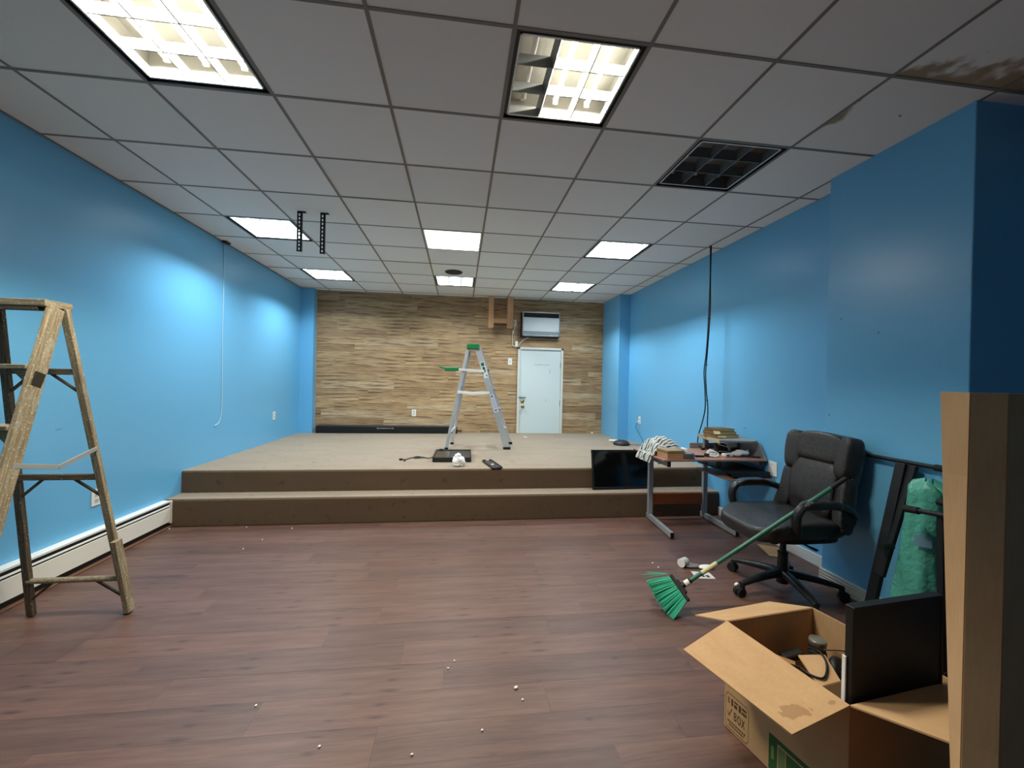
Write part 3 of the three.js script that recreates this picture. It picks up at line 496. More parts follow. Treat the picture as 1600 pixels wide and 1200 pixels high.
  { const a = [1.216, -1.130], b = [1.585, -1.165]; obj('back_cover', slab([c3(a, 0.30), c3(b, 0.30), c3(b, 0.718), c3(a, 0.712)], 0.022), std(0x060606, 0.6), m); obj('rim', [bar(c3(a, 0.716), c3(b, 0.722), 0.03, 0.008, [0, 0, 1], 0.003), bar(c3(b, 0.3), c3(b, 0.72), 0.008, 0.03, [1, 0, 0], 0.003)], M.black, m); obj('white_edge', bar([1.2115, 0.31, -1.139], [1.2115, 0.56, -1.139], 0.005, 0.012, [1, 0, 0], 0.001), M.paper, m); }
}
// ------------------------------------------------------------------ tall carton at the right edge
{
  const o = thing('tall_carton', 'tall brown cardboard carton standing upright in front of the blue column', 'carton', [0, 0, 0]);
  const k0 = 0.85, top = [[1.352, -1.0], [1.348, -0.93], [1.392, -0.883], [1.60, -0.96]].map(q => q.map(v => v * k0)), bot = [[1.452, -1.0], [1.35, -0.93], [1.392, -0.883], [1.60, -0.96]].map(q => q.map(v => v * k0));
  const hT = 1.392;
  for (let i = 0; i < 4; i++) { const k = (i + 1) % 4; obj('face', slabN([[bot[i][0], 0.003, bot[i][1]], [bot[k][0], 0.003, bot[k][1]], [top[k][0], hT, top[k][1]], [top[i][0], hT, top[i][1]]], 0.005), M.card, o); }
}
// ------------------------------------------------------------------ folded keyboard stand, and the wrapped green bundle
{
  const o = thing('folding_stand', 'folded black metal stand leaning on the blue column beside the chair', 'stand', [0, 0, 0]);
  const sq = (a, b, w = 0.03, d = 0.03, ref = [0, 0, 1]) => bar(a, b, w, d, ref, 0.004);
  obj('top_bar', rod([2.59, 0.975, -2.31], [2.59, 0.975, -1.84], 0.012, 0.012, 14), M.black, o);
  obj('end_cap', rod([2.585, 0.975, -1.93], [2.585, 0.975, -1.83], 0.018, 0.018, 14), M.rubber, o);
  obj('leg', sq([2.56, 0.97, -2.08], [2.381, 0.012, -2.11], 0.055, 0.03), M.black, o);
  obj('leg', sq([2.575, 0.965, -2.037], [2.43, 0.32, -2.083], 0.055, 0.026), M.black, o);
  obj('pivot_knob', rod([2.40, 0.50, -2.05], [2.47, 0.50, -2.05], 0.018, 0.018, 16), M.black, o);
  obj('lower_bar', rod([2.345, 0.772, -1.87], [2.345, 0.795, -1.66], 0.0125, 0.0125, 14), M.black, o);
  obj('end_cap', rod([2.345, 0.770, -1.885], [2.345, 0.777, -1.82], 0.019, 0.018, 14), M.rubber, o);
  obj('upper_stub', rod([2.37, 0.842, -1.755], [2.37, 0.846, -1.66], 0.016, 0.016, 14), M.rubber, o);
  obj('leg', sq([2.365, 0.80, -1.735], [2.37, 0.012, -1.72], 0.03, 0.026), M.black, o);
  obj('foot_bar', rod([2.385, 0.016, -2.15], [2.372, 0.016, -1.70], 0.014, 0.014, 12), M.rubber, o);
  const b = thing('wrapped_bundle', 'tall bundle wrapped in translucent green plastic, propped behind the folded stand', 'bundle', [2.50, 0, -1.955]);
  const g = new THREE.CylinderGeometry(1, 1, 1, 48, 40, true), p = g.attributes.position, H = 0.9;
  for (let i = 0; i < p.count; i++) {
    const t = p.getY(i) + 0.5, a = Math.atan2(p.getZ(i), p.getX(i));
    const w = lerp(0.122, 0.088, sstep(0.05, 0.6, t)) * (1 - 0.8 * sstep(0.965, 1.0, t)), f = 1 + 0.05 * Math.sin(a * 5 + t * 3) + 0.03 * Math.sin(a * 9 - t * 5) + 0.09 * fbm(Math.cos(a) * 2, t * 3, Math.sin(a) * 2, 3);
    p.setXYZ(i, Math.cos(a) * w * f * 0.8 + 0.03 * t - 0.01, t * H + 0.02 * Math.sin(a * 3) * sstep(0.8, 1, t) + 0.002, Math.sin(a) * w * f + 0.045 * t);
  }
  g.computeVertexNormals(); obj('wrapping', g, M.bag, b);
  obj('filling', pillow(0.11, 0.8, 0.13, 0.5, 0.7, q => { q.z += 0.05 * q.y; }, 24, 18).translate(0.0, 0.42, 0.02), std(0x3f8f7c, 0.8), b);
  obj('label', [place(new THREE.CylinderGeometry(0.096, 0.098, 0.06, 14, 1, true, Math.PI * 1.6, 0.75).toNonIndexed().scale(0.86, 1, 1), [0.0, 0.6, 0.028])], new THREE.MeshStandardMaterial({ color: 0x6f93a8, roughness: 0.5, side: THREE.DoubleSide }), b);
}

// ------------------------------------------------------------------ computer desk against the step
const DT = 0.735;
{
  const o = thing('computer_desk', 'small computer desk with grey metal frame and raised shelf, cluttered with odds and ends', 'desk', [0, 0, 0]);
  const foot = (x0, x1) => { const g = [bar([x0, 0.034, -4.095], [x1, 0.034, -3.50], 0.036, 0.05, [1, 0, 0], 0.004)]; return g; };
  const f1 = obj('foot', foot(1.985, 1.935), M.greyPaint, o), f2 = obj('foot', foot(2.59, 2.575), M.greyPaint, o);
  for (const [f, x0, x1] of [[f1, 1.985, 1.935], [f2, 2.59, 2.575]]) { obj('foot_cap', box(0.034, 0.048, 0.006, [x1, 0.034, -3.498], [0, 0, 0], 0.002), M.black, f); obj('glide', rod([x1, 0, -3.53], [x1, 0.012, -3.53], 0.014), M.black, f); obj('glide', rod([x0, 0, -4.07], [x0, 0.012, -4.07], 0.014), M.black, f); }
  obj('post', bar([1.983, 0.05, -4.045], [1.983, DT - 0.02, -4.045], 0.052, 0.04, [1, 0, 0], 0.008), M.greyPaint, o);
  obj('post', bar([2.588, 0.05, -4.045], [2.588, 0.872, -4.045], 0.05, 0.04, [1, 0, 0], 0.008), M.greyPaint, o);
  obj('post', bar([2.775, 0.0, -3.81], [2.775, 0.872, -3.81], 0.03, 0.04, [1, 0, 0], 0.006), M.greyPaint, o);
  obj('modesty_panel', span(2.0, 0.15, -4.06, 2.58, 0.265, -4.045, 0.002), new THREE.MeshStandardMaterial({ color: 0xd8904e, roughness: 0.4, map: pineTex }), o);
  obj('desktop', span(1.80, DT - 0.018, -4.07, 2.80, DT, -3.42, 0.004), M.desk, o);
  obj('side_bracket', [span(1.845, DT - 0.066, -4.02, 1.87, DT - 0.018, -3.44, 0.003), span(2.74, DT - 0.06, -4.02, 2.77, DT - 0.018, -3.44, 0.003)], M.greyPaint, o);
  obj('edge_cap', [span(1.843, DT - 0.068, -3.446, 1.872, DT - 0.018, -3.432, 0.003), span(2.738, DT - 0.062, -3.446, 2.772, DT - 0.018, -3.432, 0.003)], M.black, o);
  obj('shelf', plate([[2.42, -3.56], [2.70, -3.50], [2.775, -3.52], [2.80, -3.60], [2.80, -4.07], [2.51, -4.07]].map(q => [q[0], -q[1]]), 0.018, [0, 0.881, 0], [-Math.PI / 2, 0, 0], 0.002), std(0x8b8985, 0.45), o);
  obj('shelf_edge', bar([2.42, 0.871, -3.56], [2.51, 0.871, -4.05], 0.03, 0.008, [0, 1, 0], 0.002), std(0xbfa27a, 0.6), o);
  obj('side_plate', plate([[3.44, DT - 0.0], [3.53, 0.872], [4.05, 0.872], [4.05, DT]], 0.006, [2.797, 0, 0], [0, Math.PI / 2, 0], 0.001), M.greyPaint, o);
  obj('upstand', span(2.42, DT, -4.072, 2.80, DT + 0.055, -4.064, 0.002), M.greyPaint, o);
  const tr = obj('lower_tray', span(2.42, 0.612, -3.92, 2.785, 0.63, -3.37, 0.003), M.plastic, o);
  obj('tray_front', span(2.42, 0.585, -3.385, 2.785, 0.632, -3.366, 0.003), M.black, tr);
  obj('slide_out_board', span(2.38, 0.555, -3.86, 2.80, 0.571, -3.36, 0.003), M.desk, o);
  obj('tray_hanger', [span(2.44, 0.63, -3.62, 2.452, DT - 0.018, -3.58), span(2.62, 0.63, -3.9, 2.64, DT - 0.018, -3.86)], M.black, o);
}
// things on the desk and shelf
const bk = (name, label, p, w, h, d, ry, cover, group) => { const o = thing(name, label, 'book', p, ry, group); obj('cover', [span(-w / 2, 0, -d / 2, w / 2, 0.003, d / 2), span(-w / 2, h - 0.003, -d / 2, w / 2, h, d / 2), span(-w / 2, 0, -d / 2, -w / 2 + 0.003, h, d / 2)], cover, o); obj('pages', span(-w / 2 + 0.003, 0.003, -d / 2 + 0.003, w / 2 - 0.003, h - 0.003, d / 2 - 0.003), std(0xcdb27c, 0.9), o); return o; };
bk('book', 'bottom yellowed book of the stack on the raised desk shelf', [2.595, 0.891, -3.80], 0.25, 0.03, 0.2, 0.12, std(0x8a6a3e, 0.7), 'old books stacked on the desk shelf');
bk('book', 'middle yellowed book of the stack on the raised desk shelf', [2.585, 0.9215, -3.81], 0.235, 0.028, 0.19, 0.06, std(0x7a6240, 0.7), 'old books stacked on the desk shelf');
bk('book', 'topmost brown book of the stack on the raised desk shelf', [2.59, 0.950, -3.82], 0.215, 0.026, 0.17, 0.1, std(0x6d5636, 0.7), 'old books stacked on the desk shelf');
tag(obj('paper_scrap', [slab([[2.445, 0.93, -3.68], [2.50, 0.934, -3.665], [2.505, 0.955, -3.69], [2.45, 0.96, -3.71]], 0.004), slab([[2.47, 0.9, -3.66], [2.55, 0.898, -3.655], [2.555, 0.914, -3.665], [2.48, 0.92, -3.68]], 0.003)], std(0xd9c08e, 0.9)), 'curled yellowed paper at the left end of the book stack', 'paper');
{ const o = thing('wooden_box', 'worn tan wooden box half under the striped cloth on the desk', 'box', [1.925, DT, -3.545], 0.1);
  obj('box_body', span(-0.085, 0, -0.085, 0.085, 0.05, 0.085, 0.003), M.pine, o); obj('box_lid', span(-0.088, 0.052, -0.088, 0.088, 0.075, 0.088, 0.004), std(0x9d8662, 0.7), o); obj('clasp', box(0.016, 0.02, 0.006, [0.087, 0.035, 0.03], [0, Math.PI / 2, 0], 0.001), M.brass, o); }
{ const o = thing('tape_roll', 'grey duct tape roll lying flat on the front edge of the desk', 'tape roll', [2.06, DT, -3.50]);
  obj('tape', lathe([[0.036, 0.002], [0.062, 0.002], [0.064, 0.006], [0.064, 0.044], [0.062, 0.048], [0.036, 0.048], [0.036, 0.002]], [0, 0, 0], 32), std(0x5c5d60, 0.45), o); obj('core', lathe([[0.033, 0], [0.036, 0], [0.036, 0.049], [0.033, 0.049], [0.033, 0]], [0, 0, 0], 28), M.cord, o); }
tag(obj('screwdriver', [rod([2.17, DT + 0.01, -3.55], [2.25, DT + 0.011, -3.53], 0.01, 0.008, 12), rod([2.25, DT + 0.011, -3.53], [2.33, DT + 0.006, -3.51], 0.003)], M.black), 'small black handled tool right of the tape roll', 'tool');
tag(obj('crumpled_tissue', pillow(0.10, 0.05, 0.09, 0.8, 0.8, q => { const n = fbm(q.x * 30, q.y * 30, q.z * 30, 3); q.multiplyScalar(1 + 0.5 * n); }, 28, 18).translate(2.16, DT + 0.03, -3.76), M.paper), 'crumpled white tissue behind the grey tape roll', 'tissue');
{ const o = thing('white_charger', 'tangled white charger with dark plug near the desk front', 'charger', [2.35, DT, -3.58]);
  obj('plug', box(0.035, 0.03, 0.04, [-0.05, 0.016, 0.01], [0, 0.3, 0], 0.006), M.plastic, o); obj('charger_body', [box(0.05, 0.03, 0.045, [0.02, 0.016, 0.0], [0, -0.3, 0], 0.008)], M.white, o); obj('lead', tube([[-0.03, 0.02, 0.01], [-0.015, 0.045, -0.01], [0.015, 0.05, 0.02], [0.05, 0.03, 0.03], [0.03, 0.012, 0.05], [-0.02, 0.01, 0.045], [-0.04, 0.03, 0.0], [0.0, 0.06, -0.02], [0.05, 0.04, -0.01]], 0.007, 60, 8), M.paper, o); }
{ const o = thing('white_power_brick', 'small white rounded power brick in the middle of the desk', 'power brick', [2.50, DT, -3.56], 0.2);
  obj('brick', box(0.1, 0.034, 0.055, [0, 0.017, 0], [0, 0, 0], 0.012), M.white, o); obj('port', box(0.03, 0.014, 0.004, [-0.02, 0.017, 0.027], [0, 0, 0], 0.003), M.black, o); }
{ const o = thing('black_case', 'black case with white piping under the raised shelf', 'case', [2.545, DT, -3.72], -0.15);
  obj('case_body', pillow(0.11, 0.105, 0.07, 0.4, 0.35, q => { if (q.y > 0) q.x -= 0.02 * q.y / 0.05; }, 24, 18).translate(0, 0.052, 0), M.blackSoft, o); obj('piping', [tube([[-0.05, 0.095, 0.034], [0.0, 0.085, 0.039], [0.045, 0.07, 0.036]], 0.004, 16, 6), tube([[-0.04, 0.03, 0.038], [0.04, 0.03, 0.038]], 0.003, 8, 6)], M.paper, o); }
tag(obj('paper_bag', pillow(0.16, 0.05, 0.1, 0.9, 0.7, q => { q.y *= 1 + 0.8 * fbm(q.x * 12 + 4, q.z * 14, 2, 2); q.y += 0.1 * (q.x > -0.02 ? 0.12 : 0); }, 30, 18).translate(2.635, DT + 0.026, -3.57), M.paper), 'crumpled white paper bag lying flat near the right end of the desk', 'paper bag');
tag(obj('green_pouch', pillow(0.09, 0.06, 0.06, 0.6, 0.6, q => { q.multiplyScalar(1 + 0.15 * fbm(q.x * 25, q.y * 25, q.z * 25, 2)); }, 24, 16).translate(2.71, DT + 0.029, -3.74), std(0x2d4a23, 0.8)), 'dark green pouch behind the white paper bag', 'pouch');
tag(obj('wire_coil', [place(new THREE.TorusGeometry(0.026, 0.009, 10, 24).toNonIndexed(), [2.74, DT + 0.03, -3.62], [0.3, 0.6, 0])], M.paper), 'small white coil of wire at the right of the desk', 'coil');
tag(obj('brown_strap', tube([[2.70, DT + 0.012, -3.55], [2.74, DT + 0.008, -3.50], [2.78, DT + 0.008, -3.49]], 0.007, 16, 6), std(0x3a1a18, 0.6)), 'short dark brown strap by the right end of the desk', 'strap');
// striped cloth heaped over the left end
{
  const prof = [[2.16, 0.748], [2.11, 0.775], [2.05, 0.825], [1.97, 0.868], [1.91, 0.885], [1.85, 0.866], [1.80, 0.818], [1.765, 0.755], [1.742, 0.70], [1.725, 0.665]];
  const curve = new THREE.CatmullRomCurve3(prof.map(q => V(q[0], q[1], 0)));
  const nu = 60, nv = 50, pos = [], uv = [], idx = [];
  for (let side = 0; side < 2; side++) for (let j = 0; j <= nv; j++) for (let i = 0; i <= nu; i++) {
    const t = j / nv, s = i / nu * 2 - 1, c = curve.getPoint(t), tg = curve.getTangent(t), n = V(-tg.y, tg.x, 0).multiplyScalar(tg.x < 0 ? -1 : 1);
    const heap = Math.exp(-((t - 0.42) ** 2) / 0.05), w = lerp(0.1, 0.17, sstep(0.05, 0.45, t)) * lerp(1, 0.95, sstep(0.6, 1, t));
    const pleat = 0.014 * Math.sin(s * 17 + t * 3) * sstep(0.35, 0.8, t) + 0.035 * fbm(s * 2.2, t * 6, 4, 3) + 0.014 * heap * Math.sin(s * 12 + t * 30);
    const drop = -0.15 * heap * s * s * s * s - (t > 0.2 && t < 0.6 ? 0.05 * s * s * heap : 0);
    const q = V(c.x + 0.045, Math.max(c.y + drop, t < 0.62 ? 0.742 : 0), -3.79 + s * w).addScaledVector(n, pleat + (side ? -0.005 : 0)); if (t < 0.62) q.y = Math.max(q.y, 0.74 + (side ? 0 : 0.004)); else if (q.x > 1.794 && q.y < 0.742) q.x = 1.794; if (t > 0.62) q.x = Math.min(q.x, 1.89);
    pos.push(q.x, q.y, q.z); uv.push(i / nu * 1.6, t * 2);
  }
  const W = nu + 1, off = W * (nv + 1);
  for (let j = 0; j < nv; j++) for (let i = 0; i < nu; i++) { const a = j * W + i, b = a + 1, c = a + W, d = c + 1; idx.push(a, b, c, b, d, c, off + a, off + c, off + b, off + b, off + c, off + d); }
  for (let i = 0; i < nu; i++) { const a = nv * W + i; idx.push(a, a + 1, off + a, a + 1, off + a + 1, off + a); }
  const g = new THREE.BufferGeometry(); g.setAttribute('position', new THREE.Float32BufferAttribute(pos, 3)); g.setAttribute('uv', new THREE.Float32BufferAttribute(uv, 2)); g.setIndex(idx); g.computeVertexNormals();
  tag(obj('striped_cloth', g, M.stripe), 'crumpled white cloth with black stripes hanging off the left end of the desk', 'cloth');
}
// hanging cables
{
  const o = thing('hanging_cable', 'bundle of black cables hanging from the ceiling down to the desk', 'cable', [0, 0, 0]);
  const A = [[2.64, CEIL + 0.02, -4.12], [2.645, 2.6, -4.12], [2.64, 2.2, -4.12], [2.62, 1.75, -4.12], [2.60, 1.55, -4.12], [2.615, 1.35, -4.12], [2.615, 1.15, -4.11], [2.585, 1.0, -4.11], [2.545, 0.86, -4.11], [2.53, 0.77, -4.09], [2.53, DT + 0.008, -3.98]];
  const B = [[2.652, CEIL + 0.02, -4.12], [2.652, 2.6, -4.125], [2.648, 2.2, -4.11], [2.632, 1.75, -4.12], [2.622, 1.55, -4.125], [2.63, 1.35, -4.12], [2.65, 1.15, -4.115], [2.648, 1.02, -4.115], [2.645, 0.9, -4.11], [2.62, 0.79, -4.095], [2.56, DT + 0.03, -4.0], [2.50, DT + 0.01, -3.93]];
  obj('cable', tube(A, 0.006, 90, 8), M.black, o); obj('cable', tube(B, 0.006, 90, 8), M.black, o);
  obj('plug', box(0.05, 0.018, 0.02, [2.50, DT + 0.01, -3.95], [0, 0.4, 0], 0.005), M.black, o); obj('plug', box(0.03, 0.016, 0.02, [2.555, DT + 0.009, -3.94], [0, -0.3, 0], 0.004), M.black, o);
  for (const y of [2.12, 1.62, 1.24]) obj('cable_tie', place(new THREE.TorusGeometry(0.014, 0.003, 6, 14).toNonIndexed(), [2.63 + (y > 2 ? 0.012 : y > 1.5 ? -0.006 : 0.008), y, -4.118], [Math.PI / 2, 0, 0]), M.black, o);
}
tag(obj('wall_cable', tube([[-2.664, CEIL - 0.01, -5.0], [-2.6655, 2.4, -5.01], [-2.6655, 1.8, -5.0], [-2.6655, 1.2, -5.01], [-2.6655, 0.95, -5.0], [-2.6655, 0.87, -4.96], [-2.6655, 0.845, -4.88]], 0.004, 60, 6), std(0xbfd3da, 0.6)), 'thin pale cord running down the left blue wall', 'cord');
tag(obj('ceiling_bracket', box(0.05, 0.02, 0.09, [-2.63, CEIL - 0.008, -4.98], [0, 0, 0], 0.004), M.dark), 'small dark bracket at the ceiling where the pale cord starts', 'bracket');

// hanging perforated straps
function strap(x, z, y0, y1, label) {
  const o = thing('perforated_strap', label, 'hanger strap', [x, 0, z]);
  const holes = [], H = y1 - y0, n = 10; for (let i = 0; i < n; i++) { const c = -H / 2 + 0.025 + i * (H - 0.05) / (n - 1); holes.push([[-0.007, c - 0.011], [0.007, c - 0.011], [0.007, c + 0.011], [-0.007, c + 0.011]]); }
  obj('strap', plate([[-0.02, -H / 2], [0.02, -H / 2], [0.02, H / 2], [-0.02, H / 2]], 0.003, [0, (y0 + y1) / 2, 0], [0, 0, 0], 0, holes), M.black, o);
  obj('side_flange', span(0.018, y0, -0.022, 0.021, y1, 0.0015), M.black, o);
  obj('top_clip', box(0.07, 0.006, 0.03, [0.02, y1 - 0.003, 0], [0, 0, 0], 0.002), M.black, o);
}
strap(-1.475, -3.95, 2.54, CEIL, 'left one of two black perforated straps hanging from the ceiling');
strap(-1.275, -3.95, 2.53, CEIL, 'right one of two black perforated straps hanging from the ceiling');
// ceiling speaker
{ const o = thing('ceiling_speaker', 'round dark ceiling speaker in front of the middle louvred light', 'speaker', [-0.116, CEIL, -5.75]);
  obj('ring', lathe([[0.1, 0.003], [0.12, 0.003], [0.122, -0.003], [0.116, -0.009], [0.1, -0.006], [0.1, 0.003]], [0, 0, 0], 36), std(0x3b3936, 0.6), o); obj('grille', lathe([[0, -0.008], [0.06, -0.0075], [0.1, -0.004], [0.1, 0.001], [0, 0.001]], [0, 0, 0], 36), std(0x2c2a28, 0.8), o); }

// back wall: wooden bracket, air conditioner, boxes and cord
{ const o = thing('wooden_bracket', 'H-shaped raw wood bracket hanging at the top of the plank wall', 'bracket', [0, 0, 0]);
  obj('post', span(0.474, 2.342, -7.24, 0.564, CEIL - 0.001, -7.20, 0.003, true), M.pine, o); obj('post', span(0.802, 2.345, -7.24, 0.912, CEIL - 0.001, -7.20, 0.003, true), M.pine, o); obj('crosspiece', span(0.564, 2.432, -7.24, 0.802, 2.512, -7.205, 0.003), M.pine, o); obj('spacer', [span(0.49, 2.5, ZB + 0.001, 0.55, 2.7, -7.24), span(0.82, 2.5, ZB + 0.001, 0.89, 2.7, -7.24)], M.pine, o); }
{ const o = thing('air_conditioner', 'silver through-wall air conditioner above the white door', 'air conditioner', [0, 0, 0]);
  const x0 = 1.09, x1 = 1.775, y0 = 2.225, y1 = 2.665, zf = -7.28;
  obj('sleeve', span(x0 - 0.022, y0 - 0.02, ZB + 0.001, x1 - 0.01, y1 - 0.012, zf - 0.02, 0.006), M.dark, o);
  const f = obj('front_panel', span(x0, y0 + 0.085, zf - 0.02, x1, y1 - 0.1, zf, 0.008), std(0xcdd3d6, 0.4), o);
  obj('badge', box(0.022, 0.012, 0.002, [x1 - 0.06, y0 + 0.11, zf + 0.001], [0, 0, 0], 0.0008), M.metalGrey, f);
  obj('frame', [span(x0, y1 - 0.022, zf - 0.022, x1, y1, zf + 0.004, 0.004), span(x0, y0, zf - 0.022, x0 + 0.02, y1, zf + 0.004, 0.004), span(x1 - 0.02, y0, zf - 0.022, x1, y1, zf + 0.004, 0.004), span(x0, y0, zf - 0.022, x1, y0 + 0.022, zf + 0.004, 0.004)], M.steel, o);
  obj('top_grille', span(x0 + 0.02, y1 - 0.1, zf - 0.02, x1 - 0.02, y1 - 0.022, zf - 0.006), M.black, o);
  for (let i = 0; i < 4; i++) obj('slat', box(x1 - x0 - 0.05, 0.003, 0.012, [(x0 + x1) / 2, y1 - 0.09 + i * 0.018, zf - 0.003], [0.5, 0, 0]), M.plastic, o);
  obj('lower_grille', span(x0 + 0.02, y0 + 0.022, zf - 0.02, x1 - 0.02, y0 + 0.083, zf - 0.004), std(0x83898d, 0.5), o); }
function wallPlate(name, label, cat, p, ry, kind, w = 0.075, h = 0.118) {
  const o = thing(name, label, cat, p, ry); obj('cover_plate', box(w, h, 0.007, [0, 0, 0.0035], [0, 0, 0], 0.003), M.white, o);
  if (kind === 'outlet') for (const s of [-1, 1]) { const r = obj('receptacle', box(0.034, 0.03, 0.003, [0, s * 0.021, 0.0078], [0, 0, 0], 0.0014), std(0xd2cfc6, 0.5), o); obj('slot', [box(0.003, 0.009, 0.001, [-0.007, s * 0.021, 0.0096]), box(0.003, 0.009, 0.001, [0.007, s * 0.021, 0.0096])], M.black, r); }
  if (kind === 'switch') { obj('toggle', box(0.01, 0.024, 0.014, [0, 0, 0.01], [0.4, 0, 0], 0.002), std(0x6f6d68, 0.5), o); }
  if (kind === 'blank') for (const s of [-1, 1]) obj('screw', lathe([[0, 0], [0.004, 0], [0.003, 0.0015], [0, 0.0018]], [0, s * 0.04, 0.007], 10, [Math.PI / 2, 0, 0]), M.metalGrey, o);
  return o;
}
wallPlate('outlet', 'white power outlet low on the plank wall left of the aluminium ladder', 'outlet', [-0.795, 0.815, ZB], 0, 'outlet');
wallPlate('light_switch', 'white light switch on the plank wall left of the white door', 'light switch', [0.893, 1.765, ZB], 0, 'switch');
wallPlate('outlet', 'outlet beside the wooden bracket high on the plank wall', 'outlet', [0.962, 2.462, ZB], 0, 'outlet');
wallPlate('outlet', 'white outlet behind the old wooden ladder on the left wall', 'outlet', [XL, 0.474, -3.41], Math.PI / 2, 'outlet', 0.078, 0.12);
wallPlate('outlet', 'white outlet above the stage on the left blue wall', 'outlet', [XL, 0.835, -6.34], Math.PI / 2, 'outlet');
wallPlate('wall_plate', 'white wall plate between desk and office chair on the right wall', 'wall plate', [XR, 0.66, -3.37], -Math.PI / 2, 'blank', 0.1, 0.13);
{ const o = wallPlate('outlet', 'white outlet with a plugged-in cord on the right wall above the stage', 'outlet', [XR, 0.83, -6.15], -Math.PI / 2, 'outlet'); obj('plug', box(0.024, 0.024, 0.03, [0, -0.021, 0.022], [0, 0, 0], 0.004), M.white, o); }
tag(obj('blue_grey_cord', tube([[XR - 0.035, 0.80, -6.15], [XR - 0.03, 0.72, -6.22], [XR - 0.012, 0.64, -6.16], [XR - 0.01, 0.55, -6.03], [XR - 0.02, 0.475, -5.98], [2.70, 0.471, -6.0], [2.60, 0.471, -6.02]], 0.005, 50, 6), std(0x3f6f92, 0.6)), 'thin blue-grey cord running from the right wall outlet to the dark dome', 'cord');
{ const o = thing('junction_box', 'white surface box over the door corner joined by beige cord', 'junction box', [1.0, 2.085, ZB]); obj('box_body', box(0.05, 0.1, 0.035, [0, 0, 0.0175], [0, 0, 0], 0.005), M.white, o); obj('cover', box(0.042, 0.09, 0.004, [0, 0, 0.037], [0, 0, 0], 0.0015), M.cream, o); }
{ const o = thing('power_cord', 'beige power cord from the high outlet down to the air conditioner', 'cord', [0, 0, 0]);
  obj('cord', tube([[0.962, 2.44, ZB + 0.03], [0.958, 2.37, ZB + 0.03], [0.93, 2.29, ZB + 0.02], [0.925, 2.15, ZB + 0.012], [0.935, 2.06, ZB + 0.012], [0.985, 2.032, ZB + 0.02], [1.02, 2.036, ZB + 0.02], [1.06, 2.09, ZB + 0.03], [1.12, 2.16, ZB + 0.05], [1.2, 2.2, ZB + 0.07], [1.22, 2.215, ZB + 0.08]], 0.0085, 80, 8), M.cord, o);
  obj('plug', box(0.032, 0.05, 0.03, [0.962, 2.448, ZB + 0.026], [0, 0, 0], 0.006), M.cord, o); obj('inline_switch', box(0.03, 0.055, 0.024, [0.935, 2.3, ZB + 0.02], [0, 0, 0.3], 0.006), M.cord, o); }

